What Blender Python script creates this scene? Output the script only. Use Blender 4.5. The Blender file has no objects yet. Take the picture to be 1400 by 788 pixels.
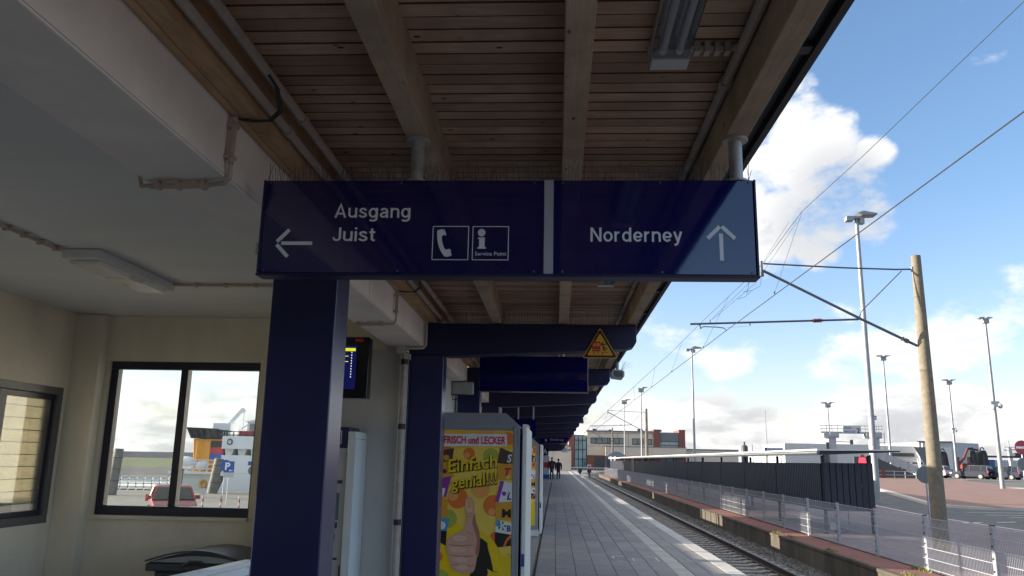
import bpy, bmesh, math, random
from mathutils import Matrix, Vector
random.seed(7)
R = math.radians
SC = bpy.context.scene
COL = SC.collection

# ------------------------------------------------------------------ camera
CAM_POS = (0, 0, 1.65)
cam_data = bpy.data.cameras.new('camera')
cam = bpy.data.objects.new('camera', cam_data)
COL.objects.link(cam)
cam_data.sensor_width = 36
cam_data.lens = 36 * 1095 / 1400
cam_data.clip_start = 0.05
cam_data.clip_end = 20000
rot = Matrix(((0.998399, -0.006719, 0.056149), (0.053498, -0.209533, -0.976337), (0.018325, 0.977777, -0.208839)))
cam.matrix_world = Matrix.Translation(CAM_POS) @ rot.to_4x4()
SC.camera = cam

# ------------------------------------------------------------------ world, sun, exposure
SUN_DIR = Vector((1, -0.12, -0.205)).normalized()          # direction the light travels
SUN_EL = math.asin(-SUN_DIR.z)
SUN_ROT = math.atan2(-SUN_DIR.x, -SUN_DIR.y) % (2 * math.pi)
EXPOSURE = 1.42
SC.view_settings.view_transform = 'Standard'
SC.view_settings.look = 'None'
SC.view_settings.gamma = 1
SC.view_settings.exposure = EXPOSURE
SC.view_settings.use_curve_mapping = False
SC.cycles.max_bounces = 8
SC.cycles.diffuse_bounces = 5
SC.cycles.transparent_max_bounces = 24

world = bpy.data.worlds.new('World')
SC.world = world
world.use_nodes = True
WN, WL = world.node_tree.nodes, world.node_tree.links


class NT:
    """small helper for building node trees"""
    def __init__(s, tree):
        s.t = tree

    def n(s, typ, **kw):
        nd = s.t.nodes.new(typ)
        for k, v in kw.items():
            setattr(nd, k, v)
        return nd

    def put(s, inp, v):
        if hasattr(v, 'is_output'):
            s.t.links.new(v, inp)
        elif v is not None:
            inp.default_value = v

    def m(s, op, a, b=None, c=None, clamp=False):
        nd = s.n('ShaderNodeMath', operation=op)
        nd.use_clamp = clamp
        for i, v in enumerate((a, b, c)):
            if v is not None:
                s.put(nd.inputs[i], v)
        return nd.outputs[0]

    def vm(s, op, a, b):
        nd = s.n('ShaderNodeVectorMath', operation=op)
        s.put(nd.inputs[0], a)
        s.put(nd.inputs[1], b)
        return nd.outputs['Value'] if op in ('DOT_PRODUCT', 'LENGTH') else nd.outputs[0]

    def rng(s, v, a, b, c=0.0, d=1.0, smooth=True):
        nd = s.n('ShaderNodeMapRange', interpolation_type='SMOOTHSTEP' if smooth else 'LINEAR')
        s.put(nd.inputs[0], v)
        for i, x in enumerate((a, b, c, d)):
            s.put(nd.inputs[i + 1], x)
        return nd.outputs[0]

    def noise(s, vec, scale, detail=6, rough=.55, dist=0.0):
        nd = s.n('ShaderNodeTexNoise')
        if vec is not None:
            s.put(nd.inputs['Vector'], vec)
        nd.inputs['Scale'].default_value = scale
        nd.inputs['Detail'].default_value = detail
        nd.inputs['Roughness'].default_value = rough
        nd.inputs['Distortion'].default_value = dist
        return nd.outputs[0]

    def mix(s, f, a, b, blend='MIX'):
        nd = s.n('ShaderNodeMix', data_type='RGBA', blend_type=blend)
        s.put(nd.inputs[0], f)
        s.put(nd.inputs[6], tuple(a) + (1,) if isinstance(a, (tuple, list)) and len(a) == 3 else a)
        s.put(nd.inputs[7], tuple(b) + (1,) if isinstance(b, (tuple, list)) and len(b) == 3 else b)
        return nd.outputs[2]

    def map(s, vec, scale=(1, 1, 1), loc=(0, 0, 0)):
        nd = s.n('ShaderNodeMapping')
        s.put(nd.inputs['Vector'], vec)
        nd.inputs['Scale'].default_value = scale
        nd.inputs['Location'].default_value = loc
        return nd.outputs[0]


def build_world():
    T = NT(world.node_tree)
    sky = T.n('ShaderNodeTexSky', sky_type='NISHITA', sun_disc=False)
    sky.sun_elevation = SUN_EL
    sky.sun_rotation = SUN_ROT
    sky.air_density = 1.0
    sky.dust_density = 0.6
    sky.ozone_density = 1.2
    tc = T.n('ShaderNodeTexCoord')
    d = tc.outputs['Generated']
    sep = T.n('ShaderNodeSeparateXYZ')
    T.put(sep.inputs[0], d)
    z = sep.outputs[2]
    # broken cumulus: billowy noise, a bank of heaps along the horizon, a few towers standing alone above it
    def fbm(v):
        p = T.noise(T.map(v, (1, 1, 1.8), (3.1, 1.7, .4)), 7.5, 10, .58, .15)
        q = T.noise(T.map(v, (1, 1, 1.5), (7.3, 2.2, 5.1)), 22, 6, .6)
        return T.m('ADD', p, T.m('MULTIPLY', T.m('SUBTRACT', q, .5), .20))
    n1 = fbm(d)
    n1s = fbm(T.vm('ADD', d, tuple(-SUN_DIR * .016 + Vector((0, 0, .012)))))
    bank = T.m('ADD', T.rng(z, .055, .105, .15, -.155), T.rng(z, .0, .06, .26, 0.0))
    lobes = ((.2732, .875, .3996, .034), (.2888, .8888, .3559, .050), (.256, .9137, .3157, .062), (.3249, .8953, .3049, .050), (.3552, .8709, .3397, .022), (.2413, .9304, .2758, .045), (.3039, .9139, .2693, .036), (.3462, .8958, .2788, .032),
             (.2805, .862, .4223, .016), (.22, .925, .31, .06))
    faint = ((.4744, .8603, .1868, .034), (.4875, .8599, .1514, .036), (.1287, .9809, .146, .03), (.16, .975, .144, .03), (.193, .9708, .1415, .035), (.222, .9655, .1359, .028), (.43, .893, .118, .05), (.38, .915, .112, .05), (.33, .93, .118, .04))

    def bumps(ls, amp):
        out = None
        for x, y, zz, r in ls:
            v = Vector((x, y, zz)).normalized()
            dd = T.vm('DOT_PRODUCT', d, tuple(v))
            e = T.rng(dd, math.cos(r * 1.7), math.cos(r * .35), 0.0, amp)
            out = e if out is None else T.m('MAXIMUM', out, e)
        return out
    bump = T.m('SUBTRACT', T.m('MAXIMUM', bumps(lobes, .30), bumps(faint, .135)), bumps(((.18, -.92, .30, .30),), .22))
    # in the sunward half of the sky the cloud cover is broken but wide
    sund = T.vm('DOT_PRODUCT', d, tuple(-SUN_DIR))
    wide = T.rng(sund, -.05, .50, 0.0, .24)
    high = T.rng(z, .42, .68, 0.0, .25)  # extra cloud overhead, mostly unseen, added to brighten the shaded areas
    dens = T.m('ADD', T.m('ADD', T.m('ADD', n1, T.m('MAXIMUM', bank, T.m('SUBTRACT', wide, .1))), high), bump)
    cl = T.rng(dens, .545, .73)
    thick = T.rng(dens, .60, .85)
    lit = T.rng(T.m('SUBTRACT', n1, n1s), -.10, .09)
    shade = T.m('MULTIPLY', thick, T.m('SUBTRACT', 1.0, lit))
    grey = bumps(((.3249, .8953, .3049, .05), (.3039, .9139, .2693, .05), (.3462, .8958, .2788, .04)), .75)
    shade = T.m('MAXIMUM', shade, grey)
    lown = T.noise(T.map(d, (1, 1, 3.5), (2.2, 8.1, 3.3)), 11, 5, .55)
    shade = T.m('MAXIMUM', shade, T.m('MULTIPLY', T.rng(z, .045, .12, 1.0, 0.0), T.rng(lown, .36, .58, .95, .1)))
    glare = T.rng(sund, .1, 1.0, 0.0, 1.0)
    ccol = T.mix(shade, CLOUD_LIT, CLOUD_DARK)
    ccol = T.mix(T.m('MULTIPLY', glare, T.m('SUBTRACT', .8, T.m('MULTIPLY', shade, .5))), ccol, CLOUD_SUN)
    skycol = T.mix(1.0, sky.outputs[0], T.mix(T.rng(z, .03, .36), SKYLOW, SKYTINT), 'MULTIPLY')
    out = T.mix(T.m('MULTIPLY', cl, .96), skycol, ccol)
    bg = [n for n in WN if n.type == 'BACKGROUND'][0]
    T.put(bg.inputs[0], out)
    bg.inputs[1].default_value = 0.15


SKYTINT, SKYLOW = (.555, .64, .775), (.68, .655, .86)
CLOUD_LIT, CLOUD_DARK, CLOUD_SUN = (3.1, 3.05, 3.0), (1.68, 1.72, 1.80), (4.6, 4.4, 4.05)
build_world()
sl = bpy.data.lights.new('sun', 'SUN')
sl.energy = 5.0
sl.angle = R(.53)
sl.color = (1, .89, .73)
so = bpy.data.objects.new('sun', sl)
so.rotation_euler = SUN_DIR.to_track_quat('-Z', 'Y').to_euler()
so.location = (-20, 0, 30)
COL.objects.link(so)

# ------------------------------------------------------------------ materials
MATS = {}


def mat(name, col, rough=.6, metal=0.0, var=.15, vscale=6, stretch=(1, 1, 1), bump=0.0, bscale=40, ior=None,
        spots=None, spot=(0, 0), objrand=0.0, emit=None, coat=0.0, coords='Object'):
    m = bpy.data.materials.new(name)
    m.use_nodes = True
    T = NT(m.node_tree)
    b = m.node_tree.nodes['Principled BSDF']
    tc = T.n('ShaderNodeTexCoord')
    v = tc.outputs[coords]
    oi = T.n('ShaderNodeObjectInfo')
    if objrand:
        v = T.vm('ADD', v, T.vm('MULTIPLY', (37.0, 17.0, 29.0), T.m('MULTIPLY', oi.outputs['Random'], 1.0)))
    mv = T.map(v, stretch)
    c = tuple(col) + (1,)
    if var:
        n = T.noise(mv, vscale, 7, .62)
        f = T.rng(n, .28, .72, 1 - var, 1 + var, False)
        cc = T.n('ShaderNodeVectorMath', operation='SCALE')
        cc.inputs[0].default_value = col
        if objrand:
            f = T.m('MULTIPLY', f, T.rng(oi.outputs['Random'], 0.0, 1.0, 1 - objrand, 1 + objrand, False))
        T.put(cc.inputs['Scale'], f)
        c = cc.outputs[0]
    if spots:
        n = T.noise(v, spot[0], 5, .6)
        c = T.mix(T.rng(n, spot[1], spot[1] + .12), c, spots)
    T.put(b.inputs['Base Color'], c)
    b.inputs['Roughness'].default_value = rough
    b.inputs['Metallic'].default_value = metal
    if ior:
        b.inputs['IOR'].default_value = ior
    if coat:
        b.inputs['Coat Weight'].default_value = coat
        b.inputs['Coat Roughness'].default_value = .05 if coat > .75 else .28
    if emit:
        b.inputs['Emission Color'].default_value = tuple(emit[0]) + (1,)
        b.inputs['Emission Strength'].default_value = emit[1]
    if bump:
        n = T.noise(mv, bscale, 5, .6)
        bp = T.n('ShaderNodeBump')
        bp.inputs['Strength'].default_value = bump
        bp.inputs['Distance'].default_value = .01
        T.put(bp.inputs['Height'], n)
        T.put(b.inputs['Normal'], bp.outputs[0])
    MATS[name] = m
    return m


def wood(name, col, dark, knot, axis, objrand=.22, rough=.75):
    """boards or beams with grain along one axis, dark knots and stains"""
    m = bpy.data.materials.new(name)
    m.use_nodes = True
    T = NT(m.node_tree)
    b = m.node_tree.nodes['Principled BSDF']
    tc = T.n('ShaderNodeTexCoord')
    oi = T.n('ShaderNodeObjectInfo')
    v = T.vm('ADD', tc.outputs['Object'], T.vm('MULTIPLY', (53.0, 31.0, 71.0), oi.outputs['Random']))
    st = [14, 14, 14]
    st[axis] = .8
    g = T.noise(T.map(v, tuple(st)), 5, 8, .65, .6)
    st2 = [1.1, 1.1, 1.1]
    st2[axis] = 1.6
    g2 = T.noise(T.map(v, tuple(st2)), 2.2, 4, .6)
    c = T.mix(T.rng(g, .22, .84), dark, col)
    c = T.mix(T.rng(g2, .35, .75, 0, .55), c, tuple(x * .55 for x in dark))
    kn = [13.0, 13.0, 13.0]
    kn[axis] = 7.0
    vo = T.n('ShaderNodeTexVoronoi')
    T.put(vo.inputs['Vector'], T.map(v, tuple(kn)))
    vo.inputs['Scale'].default_value = 1.0
    kk = T.m('MULTIPLY', T.rng(vo.outputs['Distance'], .06, .13, 1, 0), T.rng(T.noise(v, 2.3, 2), .44, .50))
    c = T.mix(kk, c, knot)
    sc = T.n('ShaderNodeVectorMath', operation='SCALE')
    T.put(sc.inputs[0], c)
    T.put(sc.inputs['Scale'], T.rng(oi.outputs['Random'], 0, 1, 1 - objrand, 1 + objrand, False))
    T.put(b.inputs['Base Color'], sc.outputs[0])
    b.inputs['Roughness'].default_value = rough
    b.inputs['Specular IOR Level'].default_value = .25
    bp = T.n('ShaderNodeBump')
    bp.inputs['Strength'].default_value = .35
    bp.inputs['Distance'].default_value = .004
    T.put(bp.inputs['Height'], g)
    T.put(b.inputs['Normal'], bp.outputs[0])
    MATS[name] = m
    return m


def paver_mat(name, c1, c2, mortar, bw, bh, rough=.8, coords='Object', stain=.25):
    m = bpy.data.materials.new(name)
    m.use_nodes = True
    T = NT(m.node_tree)
    b = m.node_tree.nodes['Principled BSDF']
    tc = T.n('ShaderNodeTexCoord')
    br = T.n('ShaderNodeTexBrick')
    T.put(br.inputs['Vector'], tc.outputs[coords])
    br.inputs['Color1'].default_value = tuple(c1) + (1,)
    br.inputs['Color2'].default_value = tuple(c2) + (1,)
    br.inputs['Mortar'].default_value = tuple(mortar) + (1,)
    br.inputs['Scale'].default_value = 1
    br.inputs['Mortar Size'].default_value = .006
    br.inputs['Brick Width'].default_value = bw
    br.inputs['Row Height'].default_value = bh
    n = T.noise(tc.outputs[coords], .7, 8, .65)
    sc = T.n('ShaderNodeVectorMath', operation='SCALE')
    T.put(sc.inputs[0], br.outputs[0])
    T.put(sc.inputs['Scale'], T.rng(n, .25, .75, 1 - stain, 1 + stain, False))
    T.put(b.inputs['Base Color'], sc.outputs[0])
    b.inputs['Roughness'].default_value = rough
    bp = T.n('ShaderNodeBump')
    bp.inputs['Strength'].default_value = .4
    bp.inputs['Distance'].default_value = .004
    T.put(bp.inputs['Height'], br.outputs['Fac'])
    bp.invert = True
    T.put(b.inputs['Normal'], bp.outputs[0])
    MATS[name] = m
    return m


def glass_mat(name, tint=(.9, .95, .95), refl=.08, grime=.03):
    m = bpy.data.materials.new(name)
    m.use_nodes = True
    T = NT(m.node_tree)
    nt = m.node_tree
    nt.nodes.remove(nt.nodes['Principled BSDF'])
    out = [n for n in nt.nodes if n.type == 'OUTPUT_MATERIAL'][0]
    tr = T.n('ShaderNodeBsdfTransparent')
    tr.inputs[0].default_value = tuple(tint) + (1,)
    gl = T.n('ShaderNodeBsdfGlossy')
    gl.inputs['Roughness'].default_value = .02
    df = T.n('ShaderNodeBsdfDiffuse')
    df.inputs[0].default_value = (.6, .6, .55, 1)
    lw = T.n('ShaderNodeFresnel')
    lw.inputs[0].default_value = 1.45
    mx = T.n('ShaderNodeMixShader')
    T.put(mx.inputs[0], T.m('MULTIPLY', lw.outputs[0], refl / .08, clamp=True))
    T.put(mx.inputs[1], tr.outputs[0])
    T.put(mx.inputs[2], gl.outputs[0])
    m2 = T.n('ShaderNodeMixShader')
    m2.inputs[0].default_value = grime
    T.put(m2.inputs[1], mx.outputs[0])
    T.put(m2.inputs[2], df.outputs[0])
    T.put(out.inputs[0], m2.outputs[0])
    MATS[name] = m
    return m


def translucent_mat(name, col, f=.5):
    m = bpy.data.materials.new(name)
    m.use_nodes = True
    T = NT(m.node_tree)
    nt = m.node_tree
    nt.nodes.remove(nt.nodes['Principled BSDF'])
    out = [n for n in nt.nodes if n.type == 'OUTPUT_MATERIAL'][0]
    a = T.n('ShaderNodeBsdfDiffuse')
    b = T.n('ShaderNodeBsdfTranslucent')
    a.inputs[0].default_value = b.inputs[0].default_value = tuple(col) + (1,)
    mx = T.n('ShaderNodeMixShader')
    mx.inputs[0].default_value = f
    T.put(mx.inputs[1], a.outputs[0])
    T.put(mx.inputs[2], b.outputs[0])
    T.put(out.inputs[0], mx.outputs[0])
    MATS[name] = m
    return m


M = MATS
wood('board_wood', (.64, .43, .30), (.43, .275, .185), (.06, .032, .02), 0, .22)
wood('beam_wood', (.58, .45, .33), (.44, .32, .22), (.09, .05, .03), 1, .10)
wood('beam_wood_warm', (.66, .45, .27), (.50, .31, .165), (.10, .06, .03), 1, .10)
mat('joint_dark', (.13, .075, .05), .9, var=.2)  # darker colour for the chamfers and edges of the ceiling boards
wood('pile_wood', (.30, .28, .25), (.16, .15, .13), (.06, .05, .04), 2, .1)
mat('concrete_white', (.86, .78, .71), .85, var=.12, vscale=1.8, bump=.25, bscale=90, spots=(.34, .31, .28), spot=(55, .70))
mat('ceiling_white', (.70, .70, .70), .85, var=.07, vscale=1.2, stretch=(.4, 2.2, 1), bump=.2, bscale=60)
mat('wall_cream', (.73, .665, .535), .88, var=.13, vscale=1.6, stretch=(1, 1, .4), bump=.4, bscale=110, spots=(.52, .46, .36), spot=(21, .70))
mat('wall_grey', (.58, .565, .53), .88, var=.12, vscale=2, stretch=(1, 1, .4), bump=.3, bscale=110)
mat('wall_trim', (.75, .75, .73), .6, var=.05)
mat('blue_paint', (.009, .0105, .080), .30, var=.22, vscale=2.2, stretch=(2, 2, .5), bump=.04, bscale=60, coat=.35, spots=(.07, .07, .15), spot=(34, .74))
mat('beam_blue', (.009, .010, .055), .45, var=.15, vscale=3, bump=.08, bscale=40)
mat('sign_blue', (.005, .006, .085), .05, var=.06, vscale=2, ior=1.85, bump=.012, bscale=8)
mat('sign_grey', (.42, .42, .46), .4, var=.04)
mat('steel_pipe', (.42, .40, .37), .5, .3, var=.25, vscale=12, bump=.1)
mat('conduit_grey', (.46, .38, .31), .55, var=.2, vscale=9)
mat('cable_black', (.03, .03, .03), .5, var=.2)
mat('galvanised', (.46, .49, .53), .45, .35, var=.15, vscale=5)
mat('mast_grey', (.27, .285, .30), .5, .2, var=.15, vscale=4)
mat('dark_metal', (.05, .052, .058), .5, .2, var=.2)
mat('black_metal', (.018, .018, .021), .5, var=.2)
mat('fascia_black', (.03, .031, .036), .55, var=.25, vscale=3)
mat('roof_felt', (.09, .09, .09), .9, var=.2)
mat('frame_navy', (.020, .021, .040), .35, var=.1)
mat('frame_grey', (.10, .10, .10), .4, var=.1)
mat('white_paint', (.78, .78, .76), .45, var=.06)
mat('off_white', (.72, .68, .58), .5, var=.08)
mat('lamp_body', (.62, .62, .60), .45, var=.08, vscale=8)
mat('diffuser', (.80, .79, .74), .25, var=.08, vscale=5)
mat('tube_white', (.85, .86, .90), .3, var=.03)
mat('kiosk_grey', (.30, .305, .32), .45, var=.10, vscale=2.5)
mat('machine_grey', (.44, .44, .42), .5, var=.07, vscale=4)
mat('machine_white', (.70, .73, .72), .5, var=.06, vscale=3)
mat('bin_black', (.05, .053, .06), .38, var=.25, vscale=8, bump=.1)
mat('lid_sheen', (.34, .35, .36), .3, var=.1)
mat('text_white', (.80, .80, .82), .5, var=.03)
mat('screen_dark', (.006, .006, .010), .12, var=0)
mat('screen_blue', (.004, .004, .05), .2, var=0, emit=((.004, .006, .07), .3))
mat('screen_yellow', (.6, .6, .02), .4, var=0, emit=((.75, .78, .02), .35))
mat('screen_white', (.7, .7, .7), .4, var=0, emit=((.7, .7, .75), .45))
mat('red_print', (.55, .02, .05), .5, var=.05)
mat('warn_yellow', (.80, .38, .02), .4, var=.06)
mat('warn_black', (.012, .012, .012), .45, var=.1)
mat('warn_red', (.45, .03, .02), .45, var=.05)
mat('tile_grey', (.265, .25, .24), .72, var=.16, vscale=9, bump=.15, bscale=90, objrand=.13)
mat('tile_old', (.25, .235, .225), .72, var=.2, vscale=3, bump=.12, bscale=60)
mat('tile_joint', (.19, .182, .175), .9, var=.3)
mat('tactile_white', (.56, .53, .50), .7, var=.12, vscale=5, objrand=.08, bump=.1)
mat('edge_white', (.50, .475, .45), .7, var=.14, vscale=4, objrand=.10, bump=.1)
mat('drain_dark', (.085, .083, .08), .7, var=.2)
mat('wall_stained', (.078, .066, .052), .9, var=.5, vscale=2.2, stretch=(1, 1, .35), bump=.4, bscale=40, objrand=.12)
mat('ballast', (.12, .115, .11), .95, var=.4, vscale=14, bump=1.0, bscale=30)
mat('ballast_stone', (.15, .145, .14), .9, var=.4, vscale=20)
mat('sleeper_concrete', (.30, .28, .26), .85, var=.25, vscale=7, bump=.3, objrand=.1)
mat('rail_rust', (.07, .05, .042), .7, .2, var=.25, vscale=6)
mat('rail_shine', (.45, .46, .48), .25, .9, var=.1)
paver_mat('red_paver', (.27, .10, .08), (.21, .078, .064), (.12, .09, .08), .20, .10)
paver_mat('island_paver', (.27, .155, .125), (.225, .128, .105), (.2, .14, .12), .20, .10, stain=.15)
paver_mat('purple_paver', (.27, .20, .195), (.225, .17, .168), (.11, .10, .10), .20, .10)
mat('asphalt', (.125, .12, .115), .9, var=.22, vscale=1.1, bump=.3, bscale=60)
mat('asphalt_light', (.17, .165, .155), .9, var=.15, vscale=.8, bump=.3, bscale=50)
mat('kerb_stone', (.50, .47, .41), .85, var=.12, vscale=3)
mat('road_white', (.62, .62, .60), .8, var=.15, vscale=3)
mat('quay_ground', (.20, .185, .165), .9, var=.2, vscale=.5, bump=.3, bscale=20)
mat('mesh_steel', (.40, .42, .46), .5, .25, var=.08, vscale=2)
mat('clad_dark', (.024, .028, .046), .42, .1, var=.15, vscale=2, objrand=.08)
mat('shelter_white', (.70, .70, .68), .5, var=.06)
mat('pole_concrete', (.185, .16, .12), .9, var=.25, vscale=7, bump=.5, bscale=60, spots=(.10, .09, .07), spot=(70, .60))
mat('tube_steel', (.10, .115, .14), .5, .3, var=.15)
mat('insulator_red', (.16, .03, .03), .3, var=.1)
mat('wire', (.05, .052, .058), .5, .4, var=.1)
mat('sign_back', (.16, .17, .18), .5, .2, var=.1)
mat('signal_red', (.34, .045, .065), .4, var=.05)
mat('brick_red', (.22, .085, .065), .85, var=.2, vscale=9, bump=.2)
mat('cladding_cream', (.62, .53, .42), .7, var=.06, vscale=1)
mat('cladding_grey', (.16, .165, .18), .6, var=.08)
mat('far_white', (.50, .50, .49), .6, var=.06, vscale=.4)
mat('far_grey', (.36, .38, .40), .6, var=.06, vscale=.4)
mat('far_dark', (.06, .065, .07), .5, var=.1)
mat('window_dark', (.05, .10, .12), .05, var=.25, vscale=1.2, ior=1.9)
mat('window_teal', (.14, .29, .33), .06, var=.45, vscale=.9, ior=1.9)
mat('ship_white', (.78, .79, .79), .4, var=.05, vscale=.5)
mat('ship_cream', (.66, .68, .62), .5, var=.08, vscale=.6)
mat('ship_orange', (.72, .33, .04), .45, var=.08, vscale=1)
mat('ship_red', (.45, .05, .06), .5, var=.08)
mat('ship_blue', (.05, .10, .35), .5, var=.08)
mat('ship_black', (.03, .028, .026), .6, var=.2)
mat('rust_red', (.22, .09, .06), .7, var=.2, vscale=1.5)
mat('sea_water', (.05, .065, .065), .12, var=.15, vscale=.05, bump=.25, bscale=1.5)
mat('dike_grass', (.11, .13, .05), .95, var=.25, vscale=.12)
mat('dike_stone', (.13, .125, .12), .95, var=.25, vscale=.3)
mat('dike_far', (.10, .10, .12), .95, var=.2, vscale=.05)
mat('parking_blue', (.02, .09, .36), .45, var=.04)
mat('car_navy', (.010, .013, .035), .4, .3, var=.05, coat=.25)
mat('car_blue', (.012, .018, .05), .4, .3, var=.05, coat=.25)
mat('car_black', (.010, .010, .012), .4, .2, var=.05, coat=.25)
mat('car_silver', (.16, .16, .165), .4, .5, var=.05, coat=.25)
mat('car_red', (.20, .012, .014), .4, .1, var=.05, coat=.25)
mat('car_white', (.40, .41, .42), .4, 0, var=.05, coat=.25)
mat('car_glass', (.02, .024, .028), .06, var=0, ior=1.45)
mat('tyre', (.02, .02, .02), .85, var=.1)
mat('rim', (.20, .20, .21), .35, .7, var=.05)
mat('lamp_red', (.50, .03, .03), .25, var=0)
mat('lamp_clear', (.75, .78, .8), .15, var=0)
mat('led_red', (.5, .02, .03), .4, var=0, emit=((1, .03, .05), 1.6))
mat('container_blue', (.03, .10, .22), .5, var=.12)
mat('crane_red', (.17, .032, .03), .5, var=.1)
mat('skin', (.50, .33, .25), .6, var=.04)
mat('coat_brown', (.055, .030, .028), .85, var=.15, vscale=9)
mat('coat_black', (.015, .015, .017), .8, var=.15, vscale=9)
mat('jeans', (.030, .038, .062), .85, var=.15, vscale=9)
mat('hair_dark', (.03, .022, .016), .7, var=.2)
mat('hair_grey', (.20, .19, .18), .7, var=.2)
mat('weed', (.17, .20, .04), .8, var=.3, vscale=30)
mat('tent_blue', (.05, .07, .12), .7, var=.1)
# printed inks of the poster
for nm, c in dict(ink_yellow=(.97, .54, .03), ink_cream=(.97, .64, .09), ink_orange=(.90, .20, .03), ink_salmon=(.95, .40, .09), ink_green=(.45, .48, .06),
                  ink_white=(.88, .86, .82), ink_red=(.75, .01, .06), ink_black=(.02, .016, .012), ink_brown=(.10, .045, .035), ink_purple=(.32, .05, .34), ink_lemon=(.97, .64, .005),
                  ink_amber=(.78, .36, .03), ink_sky=(.10, .35, .62), ink_leaf=(.06, .25, .06), ink_skin=(.74, .40, .26), ink_skin_dark=(.45, .19, .11), ink_skin_light=(.84, .50, .35), ink_navy=(.02, .03, .16), ink_shirt=(.85, .60, .01)).items():
    mat(nm, c, .38, var=.05, vscale=5)
glass_mat('window_glass', (.93, .96, .96), .07, .03)
glass_mat('cover_glass', (.92, .92, .95), .10, .10)
translucent_mat('blind_cream', (.82, .74, .52), .5)

# ------------------------------------------------------------------ object helpers
OFF = {}


class MB:
    def __init__(s):
        s.v, s.f, s.mi = [], [], []

    def add(s, vs, fs, m=0):
        o = len(s.v)
        s.v += [tuple(p) for p in vs]
        s.f += [tuple(i + o for i in f) for f in fs]
        s.mi += [m] * len(fs)
        return s

    def box(s, x0, x1, y0, y1, z0, z1, m=0):
        vs = [(x0, y0, z0), (x1, y0, z0), (x1, y1, z0), (x0, y1, z0), (x0, y0, z1), (x1, y0, z1), (x1, y1, z1), (x0, y1, z1)]
        return s.add(vs, [(0, 3, 2, 1), (4, 5, 6, 7), (0, 1, 5, 4), (1, 2, 6, 5), (2, 3, 7, 6), (3, 0, 4, 7)], m)

    def prism(s, pts, axis, a, b, m=0):
        """polygon extruded along axis: x -> pts are (y,z); y -> (x,z); z -> (x,y)"""
        def mk(p, t):
            return {0: (t, p[0], p[1]), 1: (p[0], t, p[1]), 2: (p[0], p[1], t)}[axis]
        ar = sum(pts[i][0] * pts[(i + 1) % len(pts)][1] - pts[(i + 1) % len(pts)][0] * pts[i][1] for i in range(len(pts)))
        if (ar < 0) != (axis == 1):
            pts = pts[::-1]
        n = len(pts)
        vs = [mk(p, a) for p in pts] + [mk(p, b) for p in pts]
        fs = [tuple(range(n - 1, -1, -1)), tuple(range(n, 2 * n))] + [(i, (i + 1) % n, n + (i + 1) % n, n + i) for i in range(n)]
        return s.add(vs, fs, m)

    def tube(s, pts, r, n=8, m=0, caps=True):
        pts = [Vector(p) for p in pts]
        rs = r if isinstance(r, (list, tuple)) else [r] * len(pts)
        vs, fs = [], []
        up = None
        for i, p in enumerate(pts):
            d = ((pts[i + 1] if i + 1 < len(pts) else p) - (pts[i - 1] if i else p)).normalized()
            if up is None:
                up = Vector((0, 0, 1)) if abs(d.z) < .9 else Vector((1, 0, 0))
            a = d.cross(up).normalized()
            bb = a.cross(d).normalized()
            up = bb
            for k in range(n):
                t = 2 * math.pi * k / n
                vs.append(p + (a * math.cos(t) + bb * math.sin(t)) * rs[i])
        for i in range(len(pts) - 1):
            for k in range(n):
                k2 = (k + 1) % n
                fs.append((i * n + k, (i + 1) * n + k, (i + 1) * n + k2, i * n + k2))
        if caps:
            fs.append(tuple(range(n)))
            fs.append(tuple(range(len(pts) * n - 1, (len(pts) - 1) * n - 1, -1)))
        return s.add(vs, fs, m)

    def bar(s, p0, p1, w, h=None, m=0):
        """rectangular bar between two points"""
        h = h or w
        p0, p1 = Vector(p0), Vector(p1)
        d = (p1 - p0).normalized()
        up = Vector((0, 0, 1)) if abs(d.z) < .95 else Vector((0, 1, 0))
        a = d.cross(up).normalized()
        b = a.cross(d)
        vs = [p + a * sx * w / 2 + b * sz * h / 2 for p in (p0, p1) for sx, sz in ((-1, -1), (1, -1), (1, 1), (-1, 1))]
        return s.add(vs, [(0, 1, 2, 3), (7, 6, 5, 4), (0, 4, 5, 1), (1, 5, 6, 2), (2, 6, 7, 3), (3, 7, 4, 0)], m)

    def poly(s, pts, m=0):
        return s.add(pts, [tuple(range(len(pts)))], m)

    def ball(s, c, rx, ry, rz, nu=10, nv=6, m=0):
        vs, fs = [], []
        for j in range(nv + 1):
            t = math.pi * j / nv
            for i in range(nu):
                p = 2 * math.pi * i / nu
                vs.append((c[0] + rx * math.sin(t) * math.cos(p), c[1] + ry * math.sin(t) * math.sin(p), c[2] + rz * math.cos(t)))
        for j in range(nv):
            for i in range(nu):
                i2 = (i + 1) % nu
                fs.append((j * nu + i, (j + 1) * nu + i, (j + 1) * nu + i2, j * nu + i2))
        return s.add(vs, fs, m)

    def mesh(s, name, mats, off=(0, 0, 0), smooth=False):
        me = bpy.data.meshes.new(name)
        me.from_pydata([(a - off[0], b - off[1], c - off[2]) for a, b, c in s.v], [], s.f)
        for mm in (mats if isinstance(mats, (list, tuple)) else [mats]):
            me.materials.append(M[mm])
        me.polygons.foreach_set('material_index', s.mi)
        if smooth:
            me.polygons.foreach_set('use_smooth', [True] * len(s.f))
            me.set_sharp_from_angle(angle=R(40))
        me.update()
        return me


def thing(name, label, cat, loc=(0, 0, 0), group=None):
    o = bpy.data.objects.new(name, None)
    o.empty_display_size = .2
    o.location = loc
    COL.objects.link(o)
    o['label'] = label
    o['category'] = cat
    if group:
        o['group'] = group
    OFF[o] = tuple(loc)
    return o


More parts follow.
